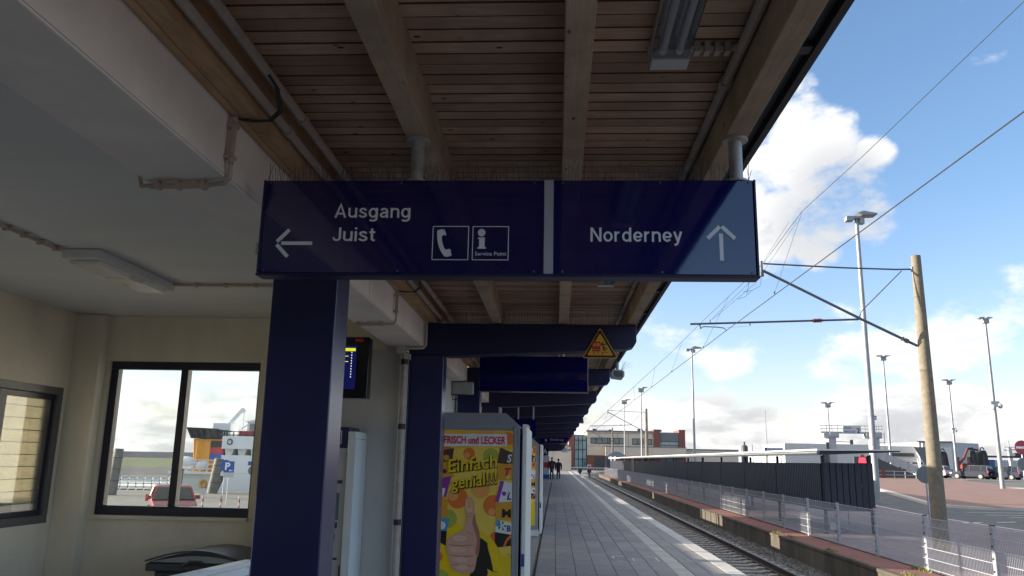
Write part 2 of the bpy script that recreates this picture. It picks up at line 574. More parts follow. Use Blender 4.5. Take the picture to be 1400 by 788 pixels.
def part(name, mb, mats, parent=None, bevel=0, smooth=False, label=None, kind=None):
    off = OFF.get(parent, (0, 0, 0)) if parent else (0, 0, 0)
    o = bpy.data.objects.new(name, mb if isinstance(mb, bpy.types.Mesh) else mb.mesh(name, mats, off, smooth))
    COL.objects.link(o)
    if parent:
        o.parent = parent
    OFF[o] = off
    if bevel:
        b = o.modifiers.new('bevel', 'BEVEL')
        b.width = bevel
        b.segments = 2
        b.limit_method = 'ANGLE'
        b.harden_normals = False
    if label:
        o['label'] = label
    if kind:
        o['kind'] = kind
    return o


def struct(name, mb, mats, smooth=False, parent=None):
    o = part(name, mb, mats, parent, smooth=smooth)
    if not parent:
        o['kind'] = 'structure'
    return o


def tag(o, label, cat, group=None):
    o['label'] = label
    o['category'] = cat
    if group:
        o['group'] = group
    return o


def clone(o, parent=None):
    c = o.copy()
    COL.objects.link(c)
    if parent:
        c.parent = parent
    for ch in list(o.children):
        clone(ch, c)
    return c


def inst(name, me, loc, parent, label=None):
    o = bpy.data.objects.new(name, me)
    COL.objects.link(o)
    o.location = loc
    if parent:
        o.parent = parent
    if label:
        o['label'] = label
    return o


def text_mesh(body, x0, x1, z0, z1, y, m, bold=0.0, shear=0.0, depth=.001, rotdeg=0, fit_h=True):
    """lettering as a thin flat mesh facing -Y, fitted to a box in x and z (z0..z1 spans the ink of the text)"""
    cu = bpy.data.curves.new('lettering', 'FONT')
    cu.body = body
    cu.offset = bold
    cu.shear = shear
    cu.extrude = .004
    cu.resolution_u = 3
    ob = bpy.data.objects.new('lettering', cu)
    me = bpy.data.meshes.new_from_object(ob)
    bpy.data.objects.remove(ob)
    xs = [v.co.x for v in me.vertices]
    ys = [v.co.y for v in me.vertices]
    ax, bx, ay, by = min(xs), max(xs), min(ys), max(ys)
    sx, sz = (x1 - x0) / (bx - ax), (z1 - z0) / (by - ay)
    ca, sa = math.cos(R(rotdeg)), math.sin(R(rotdeg))
    cx, cz = (x0 + x1) / 2, (z0 + z1) / 2
    for v in me.vertices:
        px, pz = x0 + (v.co.x - ax) * sx - cx, z0 + (v.co.y - ay) * sz - cz
        v.co = (cx + px * ca - pz * sa, y - (depth if v.co.z > 0 else 0), cz + px * sa + pz * ca)
    me.materials.clear()
    me.materials.append(M[m])
    return me


def text(name, parent, body, x0, x1, z0, z1, y, m, **kw):
    me = text_mesh(body, x0, x1, z0, z1, y, m, **kw)
    off = OFF.get(parent, (0, 0, 0))
    for v in me.vertices:
        v.co -= Vector(off)
    return part(name, me, None, parent)


def disc(cx, cz, r, n=20, rx=None):
    return [(cx + (rx or r) * math.cos(2 * math.pi * i / n), cz + r * math.sin(2 * math.pi * i / n)) for i in range(n)]


def smooth_closed(pts, k=4):
    out = []
    n = len(pts)
    for i in range(n):
        p0, p1, p2, p3 = pts[i - 1], pts[i], pts[(i + 1) % n], pts[(i + 2) % n]
        for j in range(k):
            t = j / k
            out.append(tuple(.5 * (2 * p1[a] + (p2[a] - p0[a]) * t + (2 * p0[a] - 5 * p1[a] + 4 * p2[a] - p3[a]) * t * t + (3 * p1[a] - p0[a] - 3 * p2[a] + p3[a]) * t ** 3) for a in (0, 1)))
    return out


def gz(y, x=20):
    t = min(1, max(0, (y - 32) / 28.)) * min(1, max(0, (x - 10.0) / 5.0))
    return -.34 + .6 * t * t * (3 - 2 * t)


# ------------------------------------------------------------------ SETTING: ground, platform, track
g = MB()
g.add([(-3000, -200, -1.12), (-12, -200, -1.12), (-12, 60, -1.12), (-3000, 60, -1.12)], [(0, 1, 2, 3)])
g.add([(-12, -200, -1.12), (6.3, -200, -1.12), (6.3, 420, -1.12), (-12, 420, -1.12)], [(0, 1, 2, 3)])
g.add([(-3000, 60, -1.12), (-12, 60, -1.12), (-12, 60, -6), (-3000, 60, -6)], [(0, 1, 2, 3)])
g.add([(-12, 60, -1.12), (-12, 420, -1.12), (-12, 420, -6), (-12, 60, -6)], [(0, 1, 2, 3)])
struct('ground', g, 'quay_ground')
s = MB()
s.add([(-9000, -9000, -3), (9000, -9000, -3), (9000, 9000, -3), (-9000, 9000, -3)], [(0, 1, 2, 3)])
struct('sea', s, 'sea_water')


def sheet(xl, xr, ys, dz):
    b = MB()
    vs, fs = [], []
    n = 2
    xs = [xl, xr]
    if xl < 15 < xr:
        xs = [xl] + [x for x in (10, 11, 12, 13, 14, 15) if xl < x < xr] + [xr]
        n = len(xs)
    for i, y in enumerate(ys):
        vs += [(x, y, gz(y, x) + dz) for x in xs]
        if i:
            fs += [(n * i - n + q, n * i - n + q + 1, n * i + q + 1, n * i + q) for q in range(n - 1)]
    return b.add(vs, fs)


YS = [-60, 0, 10, 20, 30, 32] + [32 + 1.4 * i for i in range(1, 21)] + [64, 75, 92, 120, 170, 260, 420]
struct('road', sheet(7.30, 400, YS, 0), 'asphalt')
struct('forecourt_paving', sheet(7.31, 15.2, [y for y in YS if y < 200], .006), 'purple_paver')
ISL = [39.2, 39.6, 40.2, 41, 42.4, 44, 46, 48, 50, 52, 54, 56, 58, 60, 64, 75, 92]


def isl_l(y):
    return 18.0 + max(0, 41 - y) ** 2 * .55 + max(0, y - 41) * .165


isl = MB()
vs, fs = [], []
for i, y in enumerate(ISL):
    z = gz(y)
    xr = min(24 + (y - 39.2) * 2.2, 28.6 + (y - 50) * .36) if y < 64 else 31 + (y - 57) * .36
    vs += [(isl_l(y), y, z), (isl_l(y), y, z + .12), (isl_l(y) + .35, y + .0, z + .124), (max(xr, isl_l(y) + 2), y, z + .124)]
    if i:
        a, c = 4 * i - 4, 4 * i
        isl.mi += [1, 1, 0]
        fs += [(a, a + 1, c + 1, c), (a + 1, a + 2, c + 2, c + 1), (a + 2, a + 3, c + 3, c + 2)]
isl.v, isl.f = vs, fs
isl.add([(isl_l(39.2), 39.2, gz(39.2)), (24, 39.2, gz(39.2)), (24, 39.2, gz(39.2) + .12), (isl_l(39.2), 39.2, gz(39.2) + .12)], [(0, 1, 2, 3)], 1)
struct('traffic_island', isl, ['island_paver', 'kerb_stone'])
struct('car_park', sheet(34, 400, [92.02, 100, 110, 125, 160], .012), 'asphalt_light')
struct('car_park_kerb', sheet(34, 120, [91.2, 92.0], .16), 'kerb_stone')
rd = MB()
for (xa, xb, ya, yb) in [(15.22, 15.36, 20, 58)]:
    rd = sheet(xa, xb, [y for y in YS if ya <= y <= yb] , .008)
for k in range(9):
    x = 14.9 + k * 1.6
    y = 31.2 + (x - 14.8) * .45
    rd.add([(x, y, gz(y) + .008), (x + .9, y + .4, gz(y + .4) + .008), (x + .9, y + .62, gz(y + .62) + .008), (x, y + .22, gz(y + .22) + .008)], [(0, 1, 2, 3)])
for y, x0, x1 in ((34.4, 18.5, 60), (35.6, 18.2, 60), (37.0, 18.0, 60)):
    rd.add([(x0, y + .5, gz(y + .5) + .008), (x1, y + 3, gz(y + 3) + .008), (x1, y + 3.3, gz(y + 3.3) + .008), (x0, y + .62, gz(y + .62) + .008)], [(0, 1, 2, 3)])
rd.add([(30, 57, gz(57) + .128), (33, 53, gz(53) + .128), (34, 53.6, gz(53.6) + .128), (31.5, 58, gz(58) + .128)], [(0, 1, 2, 3)])
struct('road_marking', rd, 'road_white')

# platform slab, tiles, tactile strip, white edge
plat = MB()
plat.box(-1.30, 2.88, -34, 124, -1.1, -.03)
plat_o = struct('platform', plat, 'tile_joint')
TW, TL = .306, .56


def tile_mesh(name, w, l, h, m, ch=.004):
    b = MB()
    x, y = w / 2, l / 2
    b.add([(-x, -y, -h), (x, -y, -h), (x, y, -h), (-x, y, -h), (-x, -y, -ch), (x, -y, -ch), (x, y, -ch), (-x, y, -ch),
           (-x + ch, -y + ch, 0), (x - ch, -y + ch, 0), (x - ch, y - ch, 0), (-x + ch, y - ch, 0)],
          [(8, 9, 10, 11), (4, 5, 9, 8), (5, 6, 10, 9), (6, 7, 11, 10), (7, 4, 8, 11), (0, 1, 5, 4), (1, 2, 6, 5), (2, 3, 7, 6), (3, 0, 4, 7)])
    return b.mesh(name, m)


tm = tile_mesh('paving_tile', TW - .007, TL - .007, .03, 'tile_grey')
rest = MB()
cols = [1.84 - TW * (i + .5) for i in range(7)] + [2.10 + TW * .86 * (i + .5) for i in range(2)]
count = 0
for r in range(210):
    y = 12.0 + TL * (r + .5)
    if y > 123.6:
        break
    for i, x in enumerate(cols):
        w = TW if i < 7 else TW * .86
        if count < 298:
            o = inst('paving_tile', tm, (x, y, random.uniform(-.0015, .0015)), plat_o)
            o.scale.x = w / TW
            count += 1
        else:
            rest.box(x - w / 2 + .004, x + w / 2 - .004, y - TL / 2 + .004, y + TL / 2 - .004, -.03, random.uniform(-.002, .001))
for r in range(80):
    y = 12.0 - TL * (r + .5)
    for i, x in enumerate(cols):
        w = TW if i < 7 else TW * .86
        rest.box(x - w / 2 + .004, x + w / 2 - .004, y - TL / 2 + .004, y + TL / 2 - .004, -.03, random.uniform(-.002, .001))
part('paving_tile', rest, 'tile_old', plat_o, kind='stuff')
b = MB()
b.box(-1.30, -.335, -34, 124, -.03, -.004)
part('paving_strip', b, 'tile_old', plat_o)
b = MB()
b.box(-.333, -.315, -8, 124, -.03, .002)
b.box(-.315, -.295, -8, 124, -.03, -.022, 1)
b.box(-.295, -.288, -8, 124, -.03, .002)
part('drain_channel', b, ['dark_metal', 'black_metal'], plat_o)


b = MB()
for (xa, ya, xb, yb) in ((1.00, 14.95, 1.24, 14.98), (1.00, 14.6, 1.025, 14.94), (1.03, 14.22, 1.14, 14.25), (1.33, 14.3, 1.35, 14.7), (1.60, 14.93, 1.74, 14.96), (1.745, 14.35, 1.77, 14.9), (1.66, 14.3, 1.74, 14.33)):
    b.box(min(xa, xb), max(xa, xb), min(ya, yb), max(ya, yb), .0005, .0025)
part('floor_marking', b, 'road_white', plat_o)


def ribbed_mesh():
    b = MB()
    b.box(-.123, .123, -.148, .148, -.03, -.004)
    for k in range(7):
        x = -.105 + k * .035
        b.prism([(x - .011, -.004), (x - .006, .003), (x + .006, .003), (x + .011, -.004)], 1, -.145, .145)
    return b.mesh('tactile_slab', 'tactile_white')


rm = ribbed_mesh()
b = MB()
for r in range(372):
    y = 12.1 + .30 * r
    if r < 150:
        inst('tactile_slab', rm, (1.965, y, 0), plat_o)
    else:
        b.box(1.842, 2.088, y - .148, y + .148, -.03, 0)
b.box(1.842, 2.088, -34, 11.94, -.03, 0)
part('tactile_slab', b, 'tactile_white', plat_o, kind='stuff')
em = tile_mesh('edge_slab', .262, .693, .14, 'edge_white', .006)
b = MB()
for r in range(160):
    y = 12.2 + .70 * r
    if r < 90:
        inst('edge_slab', em, (2.765, y, random.uniform(-.001, .001)), plat_o)
    else:
        b.box(2.634, 2.896, y - .346, y + .346, -.14, 0)
b.box(2.634, 2.896, -34, 11.84, -.14, 0)
part('edge_slab', b, 'edge_white', plat_o, kind='stuff')

# track
bed = MB()
nx, ny = 22, 360
X0, X1 = 2.86, 6.40
vs, fs = [], []
for j in range(ny + 1):
    t = j / ny
    y = -34 + (t ** 1.3) * 170
    for i in range(nx + 1):
        x = X0 + (X1 - X0) * i / nx
        z = -.885 + .05 * (abs(x - 4.44) > 1.3) + (random.random() - .5) * .035
        vs.append((x, y, z))
for j in range(ny):
    for i in range(nx):
        a = j * (nx + 1) + i
        fs.append((a, a + 1, a + nx + 2, a + nx + 1))
bed.add(vs, fs)
struct('track_bed', bed, 'ballast')
bs = MB()
for k in range(5200):
    y = 12 + 40 * random.random() ** 1.7
    x = random.choice((random.uniform(2.92, 3.4), random.uniform(5.1, 6.34), random.uniform(3.4, 6.34), random.uniform(5.3, 6.34)))
    r = random.uniform(.018, .038)
    z = -.875 + .05 * (abs(x - 4.44) > 1.3) + random.uniform(-.01, .015)
    a = random.random() * 6.28
    bs.add([(x + r * math.cos(a + q * 2.1) * random.uniform(.7, 1.2), y + r * math.sin(a + q * 2.1) * random.uniform(.7, 1.2), z) for q in range(3)] + [(x + random.uniform(-.3, .3) * r, y, z + r * 1.1), (x, y, z - r)],
           [(0, 1, 3), (1, 2, 3), (2, 0, 3), (1, 0, 4), (2, 1, 4), (0, 2, 4)])
o = part('ballast_stones', bs, 'ballast_stone', kind='stuff')
o['label'] = 'loose grey ballast stones between the rails and the platforms'
trk = thing('railway_track', 'single railway track with concrete sleepers running beside the platform', 'track', (4.44, 12, -.88))
slp = MB()
slp.prism([(-1.3, .0), (1.3, .0), (1.3, .10), (.95, .115), (.55, .115), (.45, .085), (-.45, .085), (-.55, .115), (-.95, .115), (-1.3, .10)], 1, -.12, .12)
sme = slp.mesh('sleeper', 'sleeper_concrete')
for k in range(180):
    inst('sleeper', sme, (0, .3 + .62 * k, -.07), trk)
prof = [(-.07, 0), (.07, 0), (.07, .012), (.012, .03), (.01, .105), (.036, .118), (.036, .15), (.028, .156), (-.028, .156), (-.036, .15), (-.036, .118), (-.01, .105), (-.012, .03), (-.07, .012)]
for sx in (-1, 1):
    b = MB()
    x = 4.44 + sx * .755
    b.prism([(x + p[0], -.832 + p[1]) for p in prof], 1, -34, 124)
    ro = part('rail', b, 'rail_rust', trk)
    b = MB()
    b.box(x - .030, x + .030, -34, 124, -.679, -.672)
    part('rail_head', b, 'rail_shine', ro)
for k in range(60):
    for x in (3.685, 5.195):
        pass

# opposite low platform
sp = MB()
sp.box(6.47, 7.26, -34, 124, -1.1, -.352)
spo = struct('side_platform', sp, 'red_paver')
b = MB()
b.box(6.50, 7.262, -34, 124, -.352, -.342)
part('paving_band', b, 'red_paver', spo)
wb = MB()
wb.prism([(6.38, -1.1), (6.468, -1.1), (6.468, -.352), (6.47, -.335), (6.36, -.335), (6.36, -.395), (6.38, -.405)], 1, -1.245, 1.245)
wme = wb.mesh('edge_block', 'wall_stained')
for k in range(50):
    inst('edge_block', wme, (random.uniform(-.004, .004), -1 + 2.5 * k, random.uniform(-.006, .006)), spo)
w = MB()
for (cx, cy, n_, hh) in ((7.18, 16.95, 60, .10), (6.55, 23.6, 40, .08), (6.62, 15.9, 220, .05), (7.2, 12.6, 40, .07), (6.52, 20.3, 90, .06), (7.22, 21.9, 30, .06), (6.5, 25.1, 60, .09)):
    for k in range(n_):
        x, y = cx + random.gauss(0, .05), cy + random.gauss(0, .22)
        a = random.random() * 6.28
        h = hh * random.uniform(.4, 1.2)
        dx, dy = math.cos(a) * .012, math.sin(a) * .012
        lx, ly = random.gauss(0, .35) * h, random.gauss(0, .35) * h
        w.add([(x - dx, y - dy, -.345), (x + dx, y + dy, -.345), (x + lx, y + ly, -.345 + h)], [(0, 1, 2)])
o = part('weeds', w, 'weed', kind='stuff')
o['label'] = 'sparse yellow green weeds in the joints of the side platform'

# ------------------------------------------------------------------ CANOPY over the platform
CY0, CY1 = -32.0, 98.0
can = thing('platform_canopy', 'long timber canopy of dark boards on pale beams above the platform', 'canopy', (0, 0, 2.93))
BW = .083
bb = MB()
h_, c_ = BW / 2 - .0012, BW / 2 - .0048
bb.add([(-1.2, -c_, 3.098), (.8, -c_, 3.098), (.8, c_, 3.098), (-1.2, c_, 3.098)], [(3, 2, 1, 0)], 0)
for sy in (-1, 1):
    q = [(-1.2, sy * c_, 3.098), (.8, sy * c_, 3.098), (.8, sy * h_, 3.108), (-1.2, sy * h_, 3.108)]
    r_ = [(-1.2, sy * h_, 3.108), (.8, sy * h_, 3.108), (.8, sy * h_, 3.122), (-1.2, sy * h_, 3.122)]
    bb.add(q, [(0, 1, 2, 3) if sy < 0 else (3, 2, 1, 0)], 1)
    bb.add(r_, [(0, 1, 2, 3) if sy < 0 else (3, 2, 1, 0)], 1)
bb.add([(-1.2, -h_, 3.122), (.8, -h_, 3.122), (.8, h_, 3.122), (-1.2, h_, 3.122)], [(0, 1, 2, 3)], 0)
bme = bb.mesh('ceiling_board', ['board_wood', 'joint_dark'], (0, 0, 2.93))
nb = 0
y = 1.55
while nb < 296:
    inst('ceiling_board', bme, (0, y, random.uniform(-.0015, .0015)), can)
    y += BW
    nb += 1
b = MB()
yy = y
while yy < CY1:
    b.box(-1.20, .80, yy - BW / 2 + .003, yy + BW / 2 - .003, 3.1, 3.122)
    yy += BW
yy = 1.55 - BW
while yy > CY0:
    b.box(-1.20, .80, yy - BW / 2 + .003, yy + BW / 2 - .003, 3.1, 3.122)
    yy -= BW
part('ceiling_board', b, 'board_wood', can, kind='stuff')
b = MB()
b.box(-1.62, .80, CY0, CY1, 3.125, 3.30)
part('roof_covering', b, 'roof_felt', can)
SEG = [(-3.7 + 3.75 * k, .05 + 3.75 * k) for k in range(27)]
BZ = 2.912


def beams(x0, x1, m, z1=3.097, name='roof_beam'):
    b = MB()
    b.box(x0, x1, -32, 97.5, BZ, z1)
    return part(name, b, m, can, bevel=.004)


beams(.02, .108, 'beam_wood')
b2 = beams(-.612, -.522, 'beam_wood')
b = MB()
b.box(-.632, -.615, -32, 98, BZ + .05, 3.097)
part('batten', b, 'beam_wood', can)
beams(-1.245, -1.214, 'beam_wood_warm')
beams(-1.210, -1.150, 'beam_wood_warm')
beams(.662, .750, 'beam_wood')
b = MB()
b.box(.754, .800, CY0, CY1, 2.955, 3.12)
part('fascia_backing', b, 'fascia_black', can)
b = MB()
y = CY0
while y < CY1:
    b.box(.802, .828, y, y + 3.745, 2.925, 3.40)
    y += 3.75
part('fascia_board', b, 'fascia_black', can)
b = MB()
for k in range(26):
    for q in range(4):
        yy = 3.75 * k + .45 + q * .95
        b.box(.752, .801, yy, yy + .05, 2.935, 2.958)
part('fascia_bracket', b, 'dark_metal', can, kind='stuff')
# conduits under the boards
for x, z, r in ((-1.122, 2.968, .020), (-1.065, 3.020, .020)):
    b = MB()
    b.tube([(x, -31, z), (x, 96, z)], r, 8)
    for k in range(40):
        b.tube([(x, .55 + 1.25 * k, z), (x, .59 + 1.25 * k, z)], r + .006, 8)
    part('conduit', b, 'conduit_grey', can, smooth=True)
b = MB()
b.tube([(.638, -31, 3.07), (.638, 96, 3.07)], .019, 8)
for k in range(40):
    b.tube([(.638, .35 + 1.25 * k, 3.07), (.638, .40 + 1.25 * k, 3.07)], .026, 8)
part('conduit', b, 'conduit_grey', can, smooth=True)

# ------------------------------------------------------------------ PORTAL FRAMES
frame_label = {1: 'navy blue steel frame whose broad column stands right below the hanging direction sign',
               2: 'navy blue frame with downpipe beside its column and yellow warning sign on its beam',
               3: 'navy blue frame whose beam passes just behind the small hanging blue sign',
               4: 'navy blue frame directly behind the one carrying the small hanging sign'}


def make_frame(y, label, spikes):
    t = thing('portal_frame', label, 'frame', (-1.2, y, 0), 'blue portal frames of the canopy')
    c = MB()
    c.box(-1.385, -1.066, y, y + .232, 0, 2.60)
    part('column', c, 'blue_paint', t, bevel=.006)
    c = MB()
    c.prism([(-1.40, 2.602), (-1.066, 2.602), (-1.03, 2.592), (.20, 2.652), (.66, 2.680), (.722, 2.700), (.748, 2.745), (.748, 2.905), (-1.40, 2.905)], 1, y - .004, y + .20)
    part('crossbeam', c, 'beam_blue', t, bevel=.006)
    if spikes:
        c = MB()
        x = -1.0
        while x < .70:
            for q in range(2):
                xx, yy = x + random.uniform(-.006, .006), y + .02 + q * .08
                c.bar((xx, yy, 2.904), (xx + random.uniform(-.008, .008), yy + random.uniform(-.035, .01), 2.904 + random.uniform(.095, .135)), .0022)
            x += .024
        part('bird_spikes', c, 'tube_steel', t, kind='stuff')
    return t


for k in range(1, 26):
    make_frame(3.75 * k, frame_label.get(k, 'far blue portal frame in the receding row under the canopy'), k <= 4)

# ------------------------------------------------------------------ STATION HALL (left)
hall = thing('station_hall', 'cream rendered waiting hall open to the platform with white ceiling and concrete beam', 'building', (-3, 4, 0))
BY = 7.60
b = MB()
b.box(-4.68, -4.37, BY, BY + .18, 0, 2.96)
b.box(-2.86, -1.49, BY, BY + .18, 0, 2.96)
b.box(-4.37, -2.86, BY, BY + .18, 0, 1.065)
b.box(-4.37, -2.86, BY, BY + .18, 2.52, 2.96)
part('back_wall', b, 'wall_cream', hall)
b = MB()
b.box(-4.675, -4.405, BY - .13, BY - .002, 0, 2.955)
part('pilaster', b, 'wall_cream', hall)
b = MB()
b.box(-2.60, -1.492, BY - .006, BY - .001, 0, 2.66)
part('wall_panel', b, 'wall_grey', hall)
b = MB()
b.box(-1.488, -1.45, BY - .06, BY + .20, 0, 2.655)
part('corner_trim', b, 'wall_trim', hall, bevel=.004)
b = MB()
XL = -4.68
for a_, c_ in ((-32, 2.7), (4.8, 5.30)):
    b.box(XL - .2, XL, a_, c_, 0, 2.96)
for a_, c_ in ((2.7, 4.8),):
    b.box(XL - .2, XL, a_, c_, 0, 1.0)
    b.box(XL - .2, XL, a_, c_, 2.232, 2.96)
b.box(XL - .2, XL, 7.41, BY + .18, 0, 2.96)
b.box(XL - .2, XL, 5.30, 7.41, 0, 1.0)
b.box(XL - .2, XL, 5.30, 7.41, 2.232, 2.96)
part('side_wall', b, 'wall_cream', hall)
b = MB()
b.box(XL - .2, -1.565, -32, BY + .18, 2.962, 3.40)
part('ceiling_slab', b, 'ceiling_white', hall)
b = MB()
b.box(XL - .2, -1.32, -32, BY + .2, -1.12, -.002)
part('hall_floor', b, 'drain_dark', hall)
# concrete edge beam in lengths between the frames, first three beside the hall
for y0, y1 in [(-31.5, -.01)] + [(3.75 * k + .24, 3.75 * k + 3.74) for k in range(26)]:
    b = MB()
    b.box(-1.585, -1.255, y0, y1, 2.672, 3.12)
    part('edge_beam', b, 'concrete_white', hall, bevel=.006)
    if y1 < 20:
        b = MB()
        b.box(-1.2555, -1.2535, y0 + 1.2, y0 + 1.204, 2.68, 3.1)
        b.box(-1.256, -1.2535, y0 + .01, y1 - .01, 2.679, 2.681)
        part('formwork_line', b, 'conduit_grey', hall)
b = MB()
b.box(XL + .002, -1.4, -32.2, -32.0, 0, 2.95)
part('rear_wall', b, 'wall_cream', hall)
# back window
wf = MB()
x0, x1, z0, z1 = -4.37, -2.86, 1.065, 2.52
fy0, fy1 = BY + .05, BY + .13
fw = .075
wf.box(x0, x1, fy0, fy1, z1 - fw, z1)
wf.box(x0, x1, fy0, fy1, z0, z0 + fw + .01)
wf.box(x0, x0 + fw, fy0, fy1, z0 + fw + .01, z1 - fw)
wf.box(x1 - .03, x1, fy0, fy1, z0 + fw + .01, z1 - fw)
wf.box(-3.66, -3.59, fy0 - .01, fy1, z0 + fw + .011, z1 - fw - .001)
bw = part('window', wf, 'frame_navy', hall, bevel=.004)
for a, c in ((x0 + fw, -3.66), (-3.59, x1 - .03)):
    b = MB()
    b.box(a, c, BY + .088, BY + .094, z0 + fw + .01, z1 - fw)
    part('pane', b, 'window_glass', bw)
b = MB()
b.box(x0 - .03, x1 + .0, BY - .03, BY + .05, z0 - .03, z0 - .001)
part('window_sill', b, 'wall_cream', hall)
# side window with blinds
wf = MB()
y0, y1, z0, z1 = 5.30, 7.41, 1.0, 2.232
fx0, fx1 = XL - .10, XL + .006
fw = .07
wf.box(fx0, fx1, y0, y1, z1 - fw, z1)
wf.box(fx0, fx1, y0, y1, z0, z0 + fw)
wf.box(fx0, fx1, y0, y0 + fw, z0 + fw, z1 - fw)
wf.box(fx0, fx1, y1 - fw, y1, z0 + fw, z1 - fw)
sw = part('window', wf, 'frame_grey', hall, bevel=.004)
b = MB()
iy0, iy1, iz0, iz1 = y0 + fw, y1 - fw, z0 + fw, z1 - fw
for a, c in ((iy0, 6.56), (6.63, iy1)):
    b.box(fx0 + .01, fx1 - .035, a, c, iz1 - .05, iz1)
    b.box(fx0 + .01, fx1 - .035, a, c, iz0, iz0 + .05)
    b.box(fx0 + .01, fx1 - .035, a, a + .05, iz0 + .05, iz1 - .05)
    b.box(fx0 + .01, fx1 - .035, c - .05, c, iz0 + .05, iz1 - .05)
b.box(fx0, fx1 - .02, 6.561, 6.629, iz0, iz1)
part('sash', b, 'frame_navy', sw, bevel=.003)
for a, c in ((iy0 + .05, 6.51), (6.68, iy1 - .05)):
    b = MB()
    b.box(XL - .055, XL - .050, a, c, iz0 + .05, iz1 - .05)
    part('pane', b, 'window_glass', sw)
b = MB()
z = iz0 + .16
while z < iz1 - .01:
    b.add([(XL - .118, iy0, z), (XL - .118, iy1, z), (XL - .146, iy1, z + .0235), (XL - .146, iy0, z + .0235)], [(0, 1, 2, 3)])
    z += .0225
part('blind_slats', b, 'blind_cream', sw, kind='stuff')
b = MB()
b.box(XL - .150, XL - .116, iy0, iy1, iz0 + .125, iz0 + .155)
part('blind_bottom_rail', b, 'blind_cream', sw)
b = MB()
for yy in (5.75, 6.2, 6.88, 6.93, 7.17):
    b.box(XL - .116, XL - .1145, yy, yy + .004, iz0 + .13, iz1)
part('blind_cord', b, 'off_white', sw)
b = MB()
for k in range(9):
    zz = iz0 + .11 + k * .107
    b.box(XL - .066, XL - .060, iy0, iy1, zz, zz + .007)
part('bar_reflection', b, 'frame_grey', sw)  # reflection of the window bars, built as thin dark bars


for y0, y1 in ((2.7, 4.8),):  # out-of-view window, added so that daylight brightens the hall
    wf = MB()
    z0, z1 = 1.0, 2.232
    wf.box(fx0, fx1, y0, y1, z1 - fw, z1)
    wf.box(fx0, fx1, y0, y1, z0, z0 + fw)
    wf.box(fx0, fx1, y0, y0 + fw, z0 + fw, z1 - fw)
    wf.box(fx0, fx1, y1 - fw, y1, z0 + fw, z1 - fw)
    ym = (y0 + y1) / 2
    wf.box(fx0, fx1 - .02, ym - .035, ym + .035, z0 + fw, z1 - fw)
    w2 = part('window', wf, 'frame_grey', hall, bevel=.004)
    for a, c in ((y0 + fw, ym - .035), (ym + .035, y1 - fw)):
        b = MB()
        b.box(XL - .055, XL - .050, a, c, z0 + fw, z1 - fw)
        part('pane', b, 'window_glass', w2)


# conduits running over the concrete beam and ceiling
def beam_loop(y, with_tail=True):
    b = MB()
    b.tube([(-1.62, y + .03, 2.93), (-1.62, y + .03, 2.70), (-1.605, y + .02, 2.655), (-1.55, y + .01, 2.652), (-1.33, y, 2.652), (-1.26, y - .02, 2.652), (-1.236, y - .035, 2.67), (-1.232, y - .045, 2.72)], .009, 8)
    b.tube([(-1.56, y + .012, 2.651), (-1.33, y, 2.651)], .0125, 8)
    for xx in (-1.54, -1.46, -1.36):
        b.box(xx, xx + .016, y - .017, y + .025, 2.638, 2.671)
    b.tube([(-1.231, y - .05, 2.72), (-1.231, y - .05, 2.905)], .0125, 8)
    b.box(-1.252, -1.216, y - .067, y - .033, 2.737, 2.749)
    b.box(-1.252, -1.216, y - .067, y - .033, 2.862, 2.874)
    part('conduit', b, 'conduit_grey', hall, smooth=True)
    b = MB()
    b.tube([(-1.228, y - .05, 2.905), (-1.215, y - .03, 2.925 - .02), (-1.17, y - .02, 2.902), (-1.10, y - .02, 2.905), (-1.055, y - .04, 2.93), (-1.045, y - .12, 2.985), (-1.055, y - .20, 3.005)], .0055, 6)
    b.tube([(-1.10, y - .025, 2.91), (-1.06, y - .05, 2.935), (-1.05, y - .13, 2.99)], .0055, 6)
    part('cable', b, 'cable_black', hall, smooth=True)


beam_loop(2.84)
beam_loop(6.05)
b = MB()
b.tube([(-1.60, 7.42, 2.652), (-1.30, 7.42, 2.652), (-1.25, 7.42, 2.655), (-1.228, 7.42, 2.68), (-1.228, 7.42, 2.90)], .013, 8)
b.box(-1.50, -1.42, 7.39, 7.45, 2.60, 2.672)
part('conduit', b, 'conduit_grey', hall, smooth=True)
b = MB()
b.tube([(-3.24, -3, 2.945), (-3.28, 4.95, 2.945)], .012, 8)
b.tube([(-3.03, 6.02, 2.945), (-1.63, 6.04, 2.945)], .012, 8)
for k in range(6):
    b.box(-2.85 + .24 * k, -2.83 + .24 * k, 6.005, 6.045, 2.928, 2.961)
    b.box(-3.30, -3.25, 4.1 + k * .16, 4.12 + k * .16, 2.928, 2.961)
b.tube([(-3.3, 2.72, 2.945), (-2.60, 2.72, 2.945)], .013, 8)
part('conduit', b, 'conduit_grey', hall, smooth=True)

